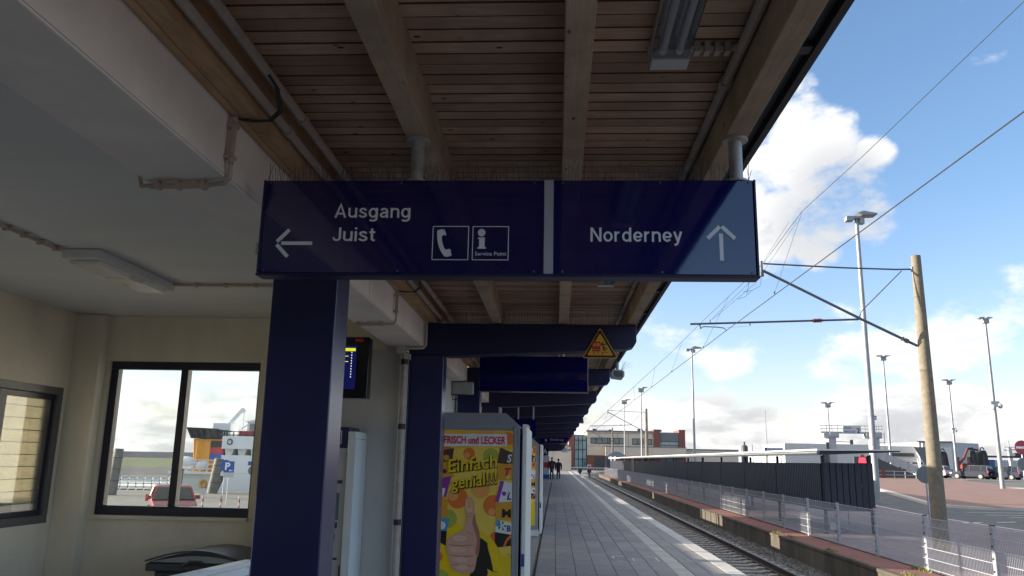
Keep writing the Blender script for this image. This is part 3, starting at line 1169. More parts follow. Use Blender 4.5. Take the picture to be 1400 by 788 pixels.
# screen wall behind the columns, with the openings the low sun shines through
scr = thing('screen_wall', 'white screen wall behind the columns with window openings further along the platform', 'wall', (-1.45, 50, 0))
OPEN = [(13.5, 18.0), (25.15, 26.1), (33.2, 37.9), (55.2, 55.9), (62.5, 67.2), (81.5, 85.2)]
wx0, wx1 = -1.53, -1.42
pts = [7.82] + [v for o in OPEN for v in o] + [98]
for i in range(0, len(pts), 2):
    b = MB()
    b.box(wx0, wx1, pts[i], pts[i + 1], 0, 2.67)
    part('wall_section', b, 'wall_grey', scr)
for a, c in OPEN:
    b = MB()
    b.box(wx0 + .002, wx1 - .002, a, c, 0, .80)
    b.box(wx0 + .002, wx1 - .002, a, c, 2.08, 2.67)
    part('wall_section', b, 'wall_grey', scr)
    if c - a > 2:
        b = MB()
        n = 3 if a < 20 else 4
        for q in range(1, n):
            yy = a + (c - a) * q / n
            b.box(wx0 + .02, wx1 - .02, yy - .05, yy + .05, .80, 2.08)
        part('mullion', b, 'frame_navy', scr)

b = MB()
b.tube([(-1.425, 7.44, 0), (-1.425, 7.44, 2.60)], .028, 10)
for z in (.55, 1.05, 1.9, 2.5):
    b.tube([(-1.425, 7.44, z), (-1.425, 7.44, z + .05)], .034, 10, 1)
b.tube([(-1.385, 7.47, 0), (-1.385, 7.47, 2.58)], .008, 6, 1)
o = part('downpipe', b, ['conduit_grey', 'black_metal'], smooth=True)
tag(o, 'grey downpipe with black cable between white wall corner and blue column', 'pipe')
b = MB()
b.box(-1.43, -1.37, 7.42, 7.47, 2.545, 2.60)
o = part('junction_box', b, 'machine_grey', bevel=.004)
tag(o, 'small grey junction box on top of the downpipe beside the blue column', 'box')
# junction cabinet on the wall beyond the second frame
t = thing('wall_cabinet', 'grey wall cabinet with black cables high up beyond the second column', 'cabinet', (-1.25, 10.9, 2.35))
b = MB()
b.box(-1.415, -1.13, 10.85, 11.0, 2.50, 2.66)
part('cabinet_body', b, 'machine_grey', t, bevel=.008)
b = MB()
b.tube([(-1.12, 10.84, 2.672), (-1.40, 10.84, 2.672), (-1.425, 10.84, 2.65), (-1.425, 10.84, 2.50), (-1.40, 10.84, 2.485), (-1.20, 10.84, 2.485)], .010, 6)
b.tube([(-1.40, 10.84, 2.485), (-1.40, 10.84, 2.42), (-1.25, 10.84, 2.42)], .007, 6)
part('cable', b, 'cable_black', t)
t = thing('wall_cabinet', 'smaller grey wall cabinet seen above the vending machine roof', 'cabinet', (-1.1, 14.4, 2.3))
b = MB()
b.box(-1.41, -1.06, 14.4, 14.55, 2.33, 2.45)
part('cabinet_body', b, 'machine_grey', t, bevel=.008)
b = MB()
b.tube([(-1.40, 14.39, 2.46), (-1.05, 14.39, 2.46)], .010, 6)
part('cable', b, 'cable_black', t)

# ------------------------------------------------------------------ lamps
def lamp_body(t, x, y, z, l, w, h):
    b = MB()
    b.prism([(-w / 2, 0), (w / 2, 0), (w / 2 - .012, -h), (-w / 2 + .012, -h)], 1, 0, l)
    b.v = [(p[0] + x, p[1] + y, p[2] + z) for p in b.v]
    return b


t = thing('ceiling_lamp', 'pale strip lamp with yellowed diffuser on the white hall ceiling', 'lamp', (-3.16, 5.5, 2.96))
b = MB()
b.prism([(-3.285, 2.958), (-3.015, 2.958), (-3.025, 2.895), (-3.275, 2.895)], 1, 4.97, 6.05)
part('housing', b, 'lamp_body', t, bevel=.006)
b = MB()
b.prism([(-3.262, 2.894), (-3.04, 2.894), (-3.07, 2.868), (-3.235, 2.868)], 1, 5.03, 5.44)
b.prism([(-3.262, 2.894), (-3.04, 2.894), (-3.07, 2.868), (-3.235, 2.868)], 1, 5.63, 5.98)
part('diffuser', b, 'diffuser', t, bevel=.004)
b = MB()
b.prism([(-3.262, 2.894), (-3.04, 2.894), (-3.07, 2.866), (-3.235, 2.866)], 1, 5.445, 5.625)
part('diffuser_clip', b, 'off_white', t)
clab = {0: 'large clear covered twin tube lamp on the boards right above the sign', 1: 'second canopy lamp whose end shows below the direction sign'}
for k in range(14):
    t = thing('canopy_lamp', clab.get(k, 'canopy strip lamp far along the platform roof'), 'lamp', (.39, 2.0 + 3.69 * k, 3.09), 'strip lamps under the canopy boards')
    y0 = 1.36 + 3.69 * k
    y1 = y0 + 1.30
    b = MB()
    b.box(.322, .458, y0, y1, 3.060, 3.096)
    part('housing', b, 'lamp_body', t)
    for yy in (y0, y1 - .075):
        b = MB()
        b.prism([(.318, 3.094), (.462, 3.094), (.456, 3.018), (.324, 3.018)], 1, yy, yy + .075)
        part('end_cap', b, 'lamp_body', t, bevel=.004)
    if k < 6:
        b = MB()
        for xx in (.362, .418):
            b.tube([(xx, y0 + .11, 3.045), (xx, y1 - .11, 3.045)], .012, 8)
            for yy in (y0 + .085, y1 - .115):
                b.tube([(xx, yy, 3.045), (xx, yy + .03, 3.045)], .014, 8)
        part('tube', b, 'tube_white', t, smooth=True)
    b = MB()
    b.prism([(.324, 3.058), (.456, 3.058), (.450, 3.024), (.330, 3.024)], 1, y0 + .076, y1 - .076)
    part('cover', b, 'cover_glass' if k < 6 else 'diffuser', t)
    if k < 4:
        b = MB()
        b.tube([(.458, y1 - .05, 3.075), (.60, y1 - .04, 3.08), (.63, y1 - .06, 3.075)], .013, 6)
        for q in range(4):
            b.box(.475 + q * .035, .495 + q * .035, y1 - .068, y1 - .030, 3.055, 3.095)
        part('connection', b, 'conduit_grey', t)

# ------------------------------------------------------------------ DIRECTION SIGN
sg = thing('direction_sign', 'wide blue hanging sign reading Ausgang Juist and Norderney with arrows', 'sign', (-.21, 3.07, 2.335))
b = MB()
b.box(-1.168, .756, 3.0, 3.07, 2.347, 2.727)
part('sign_face', b, 'sign_blue', sg, bevel=.003)
b = MB()
b.box(-1.180, .768, 2.995, 3.075, 2.336, 2.346)
b.box(-1.178, -1.169, 2.996, 3.074, 2.347, 2.728)
b.box(.757, .766, 2.996, 3.074, 2.347, 2.728)
part('sign_frame', b, 'beam_blue', sg, bevel=.002)
b = MB()
b.box(-.052, -.016, 2.9955, 2.9995, 2.348, 2.7265)
part('divider', b, 'sign_grey', sg)
for x, z0, zt in ((-.567, 2.727, 2.911), (.702, 2.727, 2.911)):
    b = MB()
    b.tube([(x, 3.035, z0), (x, 3.035, zt)], .026, 14)
    b.tube([(x, 3.035, zt - .012), (x, 3.035, zt)], .05, 14)
    b.tube([(x, 3.035, z0), (x, 3.035, z0 + .008)], .045, 14)
    part('hanger_pipe', b, 'steel_pipe', sg, smooth=True)

def arc(cx, cy, rx, ry, a0, a1, n=12):
    return [(cx + rx * math.cos(R(a0 + (a1 - a0) * i / n)), cy + ry * math.sin(R(a0 + (a1 - a0) * i / n))) for i in range(n + 1)]


def spline(p, k=4):
    out = []
    for i in range(len(p) - 1):
        p0, p1, p2, p3 = p[max(i - 1, 0)], p[i], p[i + 1], p[min(i + 2, len(p) - 1)]
        for j in range(k):
            t = j / k
            out.append(tuple(.5 * (2 * p1[a] + (p2[a] - p0[a]) * t + (2 * p0[a] - 5 * p1[a] + 4 * p2[a] - p3[a]) * t * t + (3 * p1[a] - p0[a] - 3 * p2[a] + p3[a]) * t ** 3) for a in (0, 1)))
    return out + [p[-1]]


# plain grotesque letterforms drawn as strokes: cap height 1, stroke .14
GLYPH = {
    'A': (.74, [[(.07, 0), (.37, .98), (.67, 0)], [(.17, .30), (.57, .30)]]),
    'N': (.70, [[(.08, 0), (.08, 1)], [(.62, 0), (.62, 1)], [(.09, .97), (.61, .03)]]),
    'J': (.50, [[(.42, 1), (.42, .30)] + arc(.24, .27, .18, .20, 0, -90, 8) + arc(.24, .27, .17, .20, -90, -180, 8)]),
    'u': (.55, [[(.07, .73), (.07, .26)] + arc(.25, .26, .18, .19, 180, 270, 7) + arc(.25, .28, .22, .21, 270, 345, 7), [(.48, .73), (.48, 0)]]),
    'n': (.55, [[(.07, .73), (.07, 0)], arc(.29, .45, .22, .21, 195 - 15, 90, 7) + arc(.30, .47, .18, .19, 90, 0, 7) + [(.48, 0)]]),
    'r': (.37, [[(.07, .73), (.07, 0)], arc(.31, .40, .24, .26, 180, 88, 8)]),
    'o': (.58, [arc(.29, .365, .22, .295, 0, 360, 28)]),
    'd': (.58, [arc(.28, .365, .21, .295, 0, 360, 28), [(.50, 1), (.50, 0)]]),
    'g': (.58, [arc(.28, .365, .21, .295, 0, 360, 28), [(.50, .73), (.50, .0)] + arc(.28, -.02, .22, .20, 0, -90, 8) + [(.16, -.205), (.08, -.15)]]),
    'a': (.55, [spline([(.09, .54), (.16, .63), (.28, .66), (.41, .60), (.45, .48)]) + [(.45, .12), (.47, .03), (.50, 0)], spline([(.45, .42), (.33, .385), (.17, .34), (.075, .21), (.13, .09), (.23, .065), (.36, .12), (.45, .24)])]),
    'e': (.57, [arc(.29, .365, .22, .295, 0, 322, 26), [(.08, .35), (.51, .35)]]),
    's': (.50, [spline([(.43, .53), (.36, .64), (.24, .665), (.12, .61), (.10, .50), (.18, .41), (.32, .34), (.43, .25), (.42, .13), (.32, .068), (.20, .068), (.09, .13), (.06, .21)])]),
    'i': (.14, [[(.07, .73), (.07, 0)], [(.07, 1), (.07, .86)]]),
    't': (.34, [[(.15, .93), (.15, .20)] + arc(.27, .20, .12, .13, 180, 270, 7) + [(.33, .065)], [(0, .66), (.33, .66)]]),
    'y': (.52, [[(.05, .73), (.265, .05)], [(.47, .73), (.245, -.07)] + spline([(.245, -.07), (.20, -.16), (.13, -.20), (.05, -.19)])]),
}


def lettering(parent, word, x0, x1, zb, cap, y, m, stroke=.135, gap=.10):
    b = MB()
    tot = sum(GLYPH[c][0] for c in word) + gap * (len(word) - 1)
    sx = (x1 - x0) / tot
    cur, lay = 0, 0
    for c in word:
        wd, sts = GLYPH[c]
        for st in sts:
            pts = [p for i, p in enumerate(st) if i == 0 or math.dist(p, st[i - 1]) > 1e-4]
            closed = math.dist(pts[0], pts[-1]) < 1e-3
            if closed:
                pts = pts[:-1]
            n = len(pts)
            lo, hi = [], []
            for i, p in enumerate(pts):
                a = pts[i - 1] if (i or closed) else p
                c2 = pts[(i + 1) % n] if (i + 1 < n or closed) else p
                d1 = Vector((p[0] - a[0], p[1] - a[1]))
                d2 = Vector((c2[0] - p[0], c2[1] - p[1]))
                d1 = d1.normalized() if d1.length else d2.normalized()
                d2 = d2.normalized() if d2.length else d1
                nn = Vector((-d1.y - d2.y, d1.x + d2.x)).normalized()
                k = stroke / 2 / max(.45, nn.dot(Vector((-d1.y, d1.x))))
                lo.append((p[0] - nn.x * k, p[1] - nn.y * k))
                hi.append((p[0] + nn.x * k, p[1] + nn.y * k))
            yy = y - .0006 - .0002 * (lay % 3)
            lay += 1
            vs = [(x0 + (cur + p[0]) * sx, yy, zb + p[1] * cap) for p in lo + hi]
            fs = [(i, (i + 1) % n, n + (i + 1) % n, n + i) for i in range(n if closed else n - 1)]
            b.add(vs, fs)
        cur += wd + gap
    return part('lettering', b, m, parent)


for x in (-1.15, -.62, -.09, .02, .40, .738):
    for z in (2.357, 2.716):
        b = MB()
        b.prism([(x + a, z + c) for a, c in disc(0, 0, .0045, 8)], 1, 2.9965, 2.9995)
        part('screw', b, 'tube_steel', sg)
F = 2.9985
lettering(sg, 'Ausgang', -.882, -.578, 2.5710, .0555, F, 'text_white')
lettering(sg, 'Juist', -.884, -.714, 2.4750, .0560, F, 'text_white')
lettering(sg, 'Norderney', .127, .478, 2.4765, .0565, F, 'text_white')


def strokes(name, segs, w, m, parent, y=F, d=.001):
    b = MB()
    for (xa, za, xb, zb) in segs:
        dx, dz = xb - xa, zb - za
        l = math.hypot(dx, dz)
        nx, nz = -dz / l * w / 2, dx / l * w / 2
        b.prism([(xa + nx, za + nz), (xb + nx, zb + nz), (xb - nx, zb - nz), (xa - nx, za - nz)], 1, y - d, y)
        d += .0004
    return part(name, b, m, parent)


strokes('arrow', [(-1.087, 2.466, -.963, 2.466), (-1.105, 2.472, -1.058, 2.521), (-1.105, 2.460, -1.058, 2.411)], .0145, 'text_white', sg)
strokes('arrow', [(.626, 2.403, .626, 2.510), (.622, 2.538, .575, 2.490), (.630, 2.538, .678, 2.490)], .0150, 'text_white', sg)
for x0, x1 in ((-.486, -.346), (-.329, -.190)):
    strokes('pictogram_border', [(x0, 2.536, x1, 2.536), (x0, 2.402, x1, 2.402), (x0, 2.402, x0, 2.536), (x1, 2.402, x1, 2.536)], .003, 'text_white', sg)
b = MB()
hx, hz, sc = -.486, 2.536, .140 / 480
ph = [(58, -60), (90, -46), (132, -44), (150, -115), (128, -128), (122, -150), (126, -200), (142, -260), (168, -312), (205, -322), (222, -310), (246, -400), (205, -418), (168, -414), (138, -380), (98, -310), (72, -230), (60, -150)]
b.prism([(hx + px * sc, hz + pz * sc) for px, pz in smooth_closed(ph, 3)], 1, F - .001, F)
for q in ([(138, -42), (152, -38), (182, -118), (160, -128), (155, -120)], [(228, -318), (242, -312), (262, -400), (250, -408)]):
    b.prism([(hx + px * sc, hz + pz * sc) for px, pz in q], 1, F - .001, F)
part('telephone_symbol', b, 'text_white', sg)
b = MB()
ix, iz = -.329, 2.536
b.prism([(ix + .034 + px, iz - .025 + pz) for px, pz in disc(0, 0, .0150, 22)], 1, F - .001, F)
b.prism([(ix + a, iz + c) for a, c in ((.020, -.044), (.047, -.044), (.047, -.082), (.053, -.084), (.053, -.0895), (.019, -.0895), (.019, -.084), (.025, -.082), (.025, -.050), (.020, -.050))], 1, F - .001, F)
part('information_symbol', b, 'text_white', sg)
text('lettering', sg, 'Service Point', -.319, -.197, 2.419, 2.4345, F, 'text_white', bold=.004)
b = MB()
x = -1.16
while x < .75:
    for q in (.01, .035, .06):
        xx = x + random.uniform(-.01, .01)
        hgt = random.uniform(.05, .085) * (1.2 if random.random() < .2 else 1)
        b.bar((xx, 3.0 + q, 2.726), (xx + random.uniform(-.014, .014), 3.0 + q + random.uniform(-.03, .03), 2.726 + hgt), .0016)
    x += .028
b.box(-1.15, .74, 3.015, 3.03, 2.7272, 2.731)
part('bird_spikes', b, 'tube_steel', sg, kind='stuff')

# small hanging sign further along, white letter sign, far hanging sign
t = thing('hanging_sign', 'smaller plain blue hanging sign between the second and third frames', 'sign', (-.25, 8.5, 2.35))
b = MB()
b.box(-.82, .333, 8.5, 8.62, 2.357, 2.725)
part('sign_face', b, 'sign_blue', t, bevel=.003)
b = MB()
b.box(-.83, .343, 8.495, 8.625, 2.348, 2.356)
part('sign_frame', b, 'blue_paint', t)
for x in (-.567, .06):
    b = MB()
    b.tube([(x, 8.56, 2.725), (x, 8.56, 2.911)], .022, 10)
    part('hanger_pipe', b, 'steel_pipe', t, smooth=True)
t = thing('section_sign', 'dark blue hanging sign with a large white letter B above the vending machine', 'sign', (-.58, 16, 2.05))
b = MB()
b.box(-.80, -.40, 16.0, 16.06, 2.06, 2.42)
part('sign_face', b, 'sign_blue', t)
for x in (-.75, -.45):
    b = MB()
    b.tube([(x, 16.03, 2.42), (x, 16.03, 2.92)], .015, 8)
    part('hanger_pipe', b, 'steel_pipe', t)
text('lettering', t, 'B', -.655, -.495, 2.115, 2.325, 15.998, 'text_white', bold=.02)
t = thing('platform_sign', 'faint dark hanging sign with grey lettering far under the canopy', 'sign', (.1, 38, 2.3))
b = MB()
b.box(-.75, .55, 38, 38.1, 2.40, 2.72)
part('sign_face', b, 'sign_blue', t)
for x in (-.567, .3):
    b = MB()
    b.tube([(x, 38.05, 2.72), (x, 38.05, 2.911)], .02, 8)
    part('hanger_pipe', b, 'steel_pipe', t)
b = MB()
b.prism([(-.55, 2.52), (-.47, 2.62), (-.39, 2.52), (-.45, 2.54), (-.45, 2.46), (-.49, 2.46), (-.49, 2.54)], 1, 37.996, 37.999)
part('arrow', b, 'sign_grey', t)
text('lettering', t, 'Norderney', -.28, .36, 2.49, 2.62, 37.999, 'sign_grey')


# ------------------------------------------------------------------ warning triangles
def warning(x, y, z, s, label, full):
    t = thing('warning_sign', label, 'sign', (x, y, z), 'yellow triangles warning of passing trains')
    h = s * .866

    def tri(k, yy0, yy1):
        cx, cz = x, z + h / 3
        r = s * .577 * k
        pts = []
        for a in (90, 210, 330):
            px, pz = cx + r * math.cos(R(a)), cz + r * math.sin(R(a))
            for da in (-35, 0, 35):
                q = r * .055
                pts.append((px + q * math.cos(R(a + da * 1.7)) - q * math.cos(R(a)), pz + q * math.sin(R(a + da * 1.7)) - q * math.sin(R(a))))
        b = MB()
        b.prism(pts, 1, yy0, yy1)
        return b
    part('plate', tri(1.0, y - .012, y), 'warn_yellow', t)
    part('border', tri(.93, y - .014, y - .0125), 'warn_black', t)
    part('panel', tri(.73, y - .016, y - .0145), 'warn_yellow', t)
    b = MB()
    u = s / 310.0
    ox, oz = x - .035 * s / .31, z + .082 * s / .31
    yf = y - .017

    def rc(x0, x1, z0, z1, d=0):
        b.box(ox + x0 * u, ox + x1 * u, yf - .001 - d, yf - d, oz + z0 * u, oz + z1 * u)
    rc(-38, 38, -8, 22)
    rc(-38, -30, 22, 52)
    rc(30, 38, 22, 52)
    rc(-3, 4, 22, 52)
    rc(-34, 34, 52, 66)
    rc(-38, 38, -26, -12)
    rc(-24, -16, -48, -28)
    rc(14, 22, -48, -28)
    rc(52, 110, -36, -30)
    rc(52, 60, -58, -36)
    part('train_symbol', b, 'warn_red', t)
    if full:
        man = [(40, 48, 64, 22), (64, 22, 78, 6), (78, 6, 100, -4), (70, 16, 62, -8), (62, -8, 84, -20), (56, 34, 92, 44), (52, 40, 66, 66), (88, 40, 96, 52)]
        strokes('falling_person_symbol', [(ox + a * u, oz + c * u, ox + e * u, oz + f * u) for a, c, e, f in man], .009 * s / .31, 'warn_black', t, y=yf - .0005)
    return t


warning(.405, 3.75 * 2 - .03, 2.588, .315, 'yellow triangle with red train and falling figure on the second blue beam', True)
warning(.50, 3.75 * 14 - .03, 2.62, .50, 'small distant yellow warning triangle on a far blue beam', True)


# ------------------------------------------------------------------ cameras
def cctv(x, y, z, label):
    t = thing('cctv_camera', label, 'camera', (x, y, z + .17), 'surveillance cameras under the canopy edge')
    b = MB()
    b.tube([(x, y, z + .20), (x, y, z + .07)], .022, 10)
    part('mount', b, 'machine_grey', t, smooth=True)
    b = MB()
    b.prism([(x - .075, z - .045), (x + .06, z - .06), (x + .085, z - .03), (x + .085, z + .035), (x + .05, z + .055), (x - .075, z + .06), (x - .095, z)], 1, y - .12, y + .14)
    part('housing', b, 'machine_grey', t, bevel=.01)
    b = MB()
    b.prism([(x - .05, z - .035), (x + .06, z - .04), (x + .065, z + .03), (x - .05, z + .04)], 1, y - .128, y - .121)
    part('lens_window', b, 'screen_dark', t)
    b = MB()
    for k in range(9):
        a = random.uniform(-.9, .6)
        b.bar((x + .05, y, z + .055), (x + .05 + math.sin(a + .9) * .16, y + random.uniform(-.05, .05), z + .055 + math.cos(a + .5) * .12), .002)
    part('bird_spikes', b, 'tube_steel', t, kind='stuff')


cctv(.80, 10.6, 2.76, 'grey camera with bird spikes below the canopy edge after the third frame')
cctv(.86, 27.8, 2.94, 'far camera hanging under the canopy edge')
b = MB()
for k in range(3):
    pass

# ------------------------------------------------------------------ hall contents
t = thing('departure_screen', 'black departure screen with blue panel and yellow rows behind the blue column', 'screen', (-2.0, 7.3, 2.15))
b = MB()
b.box(-2.42, -1.69, 7.1, 7.24, 2.155, 2.705)
part('housing', b, 'screen_dark', t, bevel=.004)
b = MB()
b.box(-2.38, -1.80, 7.0965, 7.0985, 2.235, 2.625)
part('display', b, 'screen_blue', t)
b = MB()
b.box(-2.36, -1.81, 7.0935, 7.096, 2.576, 2.603)
for k, z in enumerate((2.530, 2.481)):
    b.box(-2.36, -1.872, 7.0935, 7.096, z - .003, z + .003)
part('yellow_row', b, 'screen_yellow', t)
b = MB()
for k in range(10):
    z = 2.563 - k * .0245
    b.box(-1.846, -1.840, 7.094, 7.096, z - .004, z + .006)
    b.box(-1.843, -1.838, 7.0935, 7.0955, z - .006, z - .003)
part('track_numbers', b, 'screen_white', t)
b = MB()
b.box(-1.815, -1.745, 7.0975, 7.0995, 2.66, 2.69)
part('emblem', b, 'red_print', t)
b = MB()
b.box(-2.12, -2.02, 7.24, BY - .007, 2.38, 2.48)
b.box(-2.17, -1.97, BY - .03, BY - .0065, 2.33, 2.53)
part('wall_bracket', b, 'dark_metal', t)

t = thing('ticket_machine', 'grey and white ticket machine with dark blue top beside the wall', 'ticket machine', (-2.2, 7.4, 0))
b = MB()
b.box(-2.62, -1.852, 7.20, 7.585, .22, 1.72)
part('cabinet', b, 'machine_grey', t, bevel=.006)
b = MB()
b.box(-1.850, -1.775, 7.17, 7.585, .20, 1.80)
b.box(-1.850, -1.777, 7.172, 7.585, 1.802, 1.865)
part('side_panel', b, 'machine_white', t, bevel=.005)
b = MB()
b.box(-2.62, -1.852, 7.21, 7.585, 1.722, 1.905)
part('header', b, 'blue_paint', t, bevel=.004)
b = MB()
b.box(-2.58, -1.90, 7.205, 7.209, 1.74, 1.88)
strokes('header_border', [(-2.56, 1.76, -1.92, 1.76), (-2.56, 1.87, -1.92, 1.87), (-1.92, 1.76, -1.92, 1.87)], .006, 'text_white', t, y=7.2085)
b = MB()
b.box(-2.62, -1.78, 7.22, 7.585, 0, .198)
part('plinth', b, 'dark_metal', t)
b = MB()
for x0, x1, z0, z1 in ((-1.97, -1.885, 1.41, 1.44), (-2.2, -1.91, 1.03, 1.08), (-1.96, -1.925, .93, .985), (-2.0, -1.895, .765, .785), (-2.0, -1.885, .61, .63)):
    b.box(x0, x1, 7.195, 7.2025, z0, z1)
part('slot', b, 'dark_metal', t)
b = MB()
b.box(-2.45, -1.905, 7.194, 7.2025, 1.10, 1.33)
part('display', b, 'window_dark', t)
b = MB()
b.box(-1.876, -1.858, 7.194, 7.2025, .61, .72)
part('lock', b, 'tube_steel', t)
b = MB()
b.box(-2.10, -1.875, 7.1965, 7.2005, .485, .56)
st = part('sticker', b, 'red_print', t)
b = MB()
b.prism([(-1.945, .505), (-1.905, .522), (-1.945, .545)], 1, 7.194, 7.1965)
b.box(-1.97, -1.955, 7.194, 7.1965, .50, .52)
part('sticker_symbol', b, 'text_white', st)
b = MB()
b.box(-2.60, -2.18, 7.19, 7.21, .02, .44)
part('panel_door', b, 'machine_grey', t, bevel=.003)

t = thing('waste_bin', 'dark grey wheeled waste bin with curved lid below the window', 'bin', (-3.05, 7.05, 0))
b = MB()
b.prism([(-3.34, .12), (-2.74, .12), (-2.66, .70), (-3.43, .70)], 1, 6.76, 7.32)
part('body', b, 'bin_black', t, bevel=.02)
b = MB()
b.box(-3.475, -2.61, 6.70, 7.38, .702, .765)
part('rim', b, 'bin_black', t, bevel=.012)
b = MB()
N = 14
arc = [(-3.46 + .84 * i / N, .772 + .085 * math.sin(math.pi * i / N)) for i in range(N + 1)]
b.prism(arc + [(-2.62, .768), (-3.46, .768)], 1, 6.72, 7.36)
part('lid', b, 'bin_black', t, smooth=True)
b = MB()
b.prism([(-3.44 + .80 * i / N, .774 + .052 * math.sin(math.pi * i / N)) for i in range(N + 1)], 1, 6.712, 6.7195)
part('lid_sheen_strip', b, 'lid_sheen', t)  # lighter strip painted in as window light reflected on the lid
b = MB()
arc2 = [(x, z + .006) for x, z in arc]
b.prism(arc2 + [(x, z + .014) for x, z in arc2[::-1]], 1, 6.66, 6.74)
part('lid_edge', b, 'bin_black', t)
b = MB()
b.tube([(-3.15, 6.685, .75), (-3.09, 6.665, .785), (-3.0, 6.665, .785), (-2.94, 6.685, .75)], .012, 8)
part('lid_handle', b, 'bin_black', t, smooth=True)
for x in (-3.3, -2.8):
    for y in (6.84, 7.24):
        b = MB()
        b.tube([(x - .02, y, .07), (x + .02, y, .07)], .07, 14)
        part('wheel', b, 'tyre', t)

t.location.x += .13
t = thing('white_railing', 'white slatted hall railing with flat top rail beside the blue column', 'railing', (-2.3, 4.4, 0))
A, B_ = Vector((-2.075, 5.64, 0)), Vector((-2.56, 2.75, 0))
d = (B_ - A).normalized()
nrm = Vector((-d.y, d.x, 0))


def rail_piece(name, s0, s1, w, z0, z1):
    b = MB()
    p = [A + d * s0 + nrm * w / 2, A + d * s1 + nrm * w / 2, A + d * s1 - nrm * w / 2, A + d * s0 - nrm * w / 2]
    b.prism([(q.x, q.y) for q in p], 2, z0, z1)
    return part(name, b, 'white_paint', t, bevel=.003)


L = (B_ - A).length
rail_piece('top_rail', 0, L, .085, .915, .945)
rail_piece('upper_rail', .02, L - .02, .035, .852, .900)
rail_piece('lower_rail', .02, L - .02, .035, .10, .15)
for s0 in (.0, L / 2, L - .05):
    rail_piece('post', s0, s0 + .05, .05, 0, .914)
k = .12
while k < L - .1:
    rail_piece('slat', k, k + .035, .02, .151, .851)
    k += .11


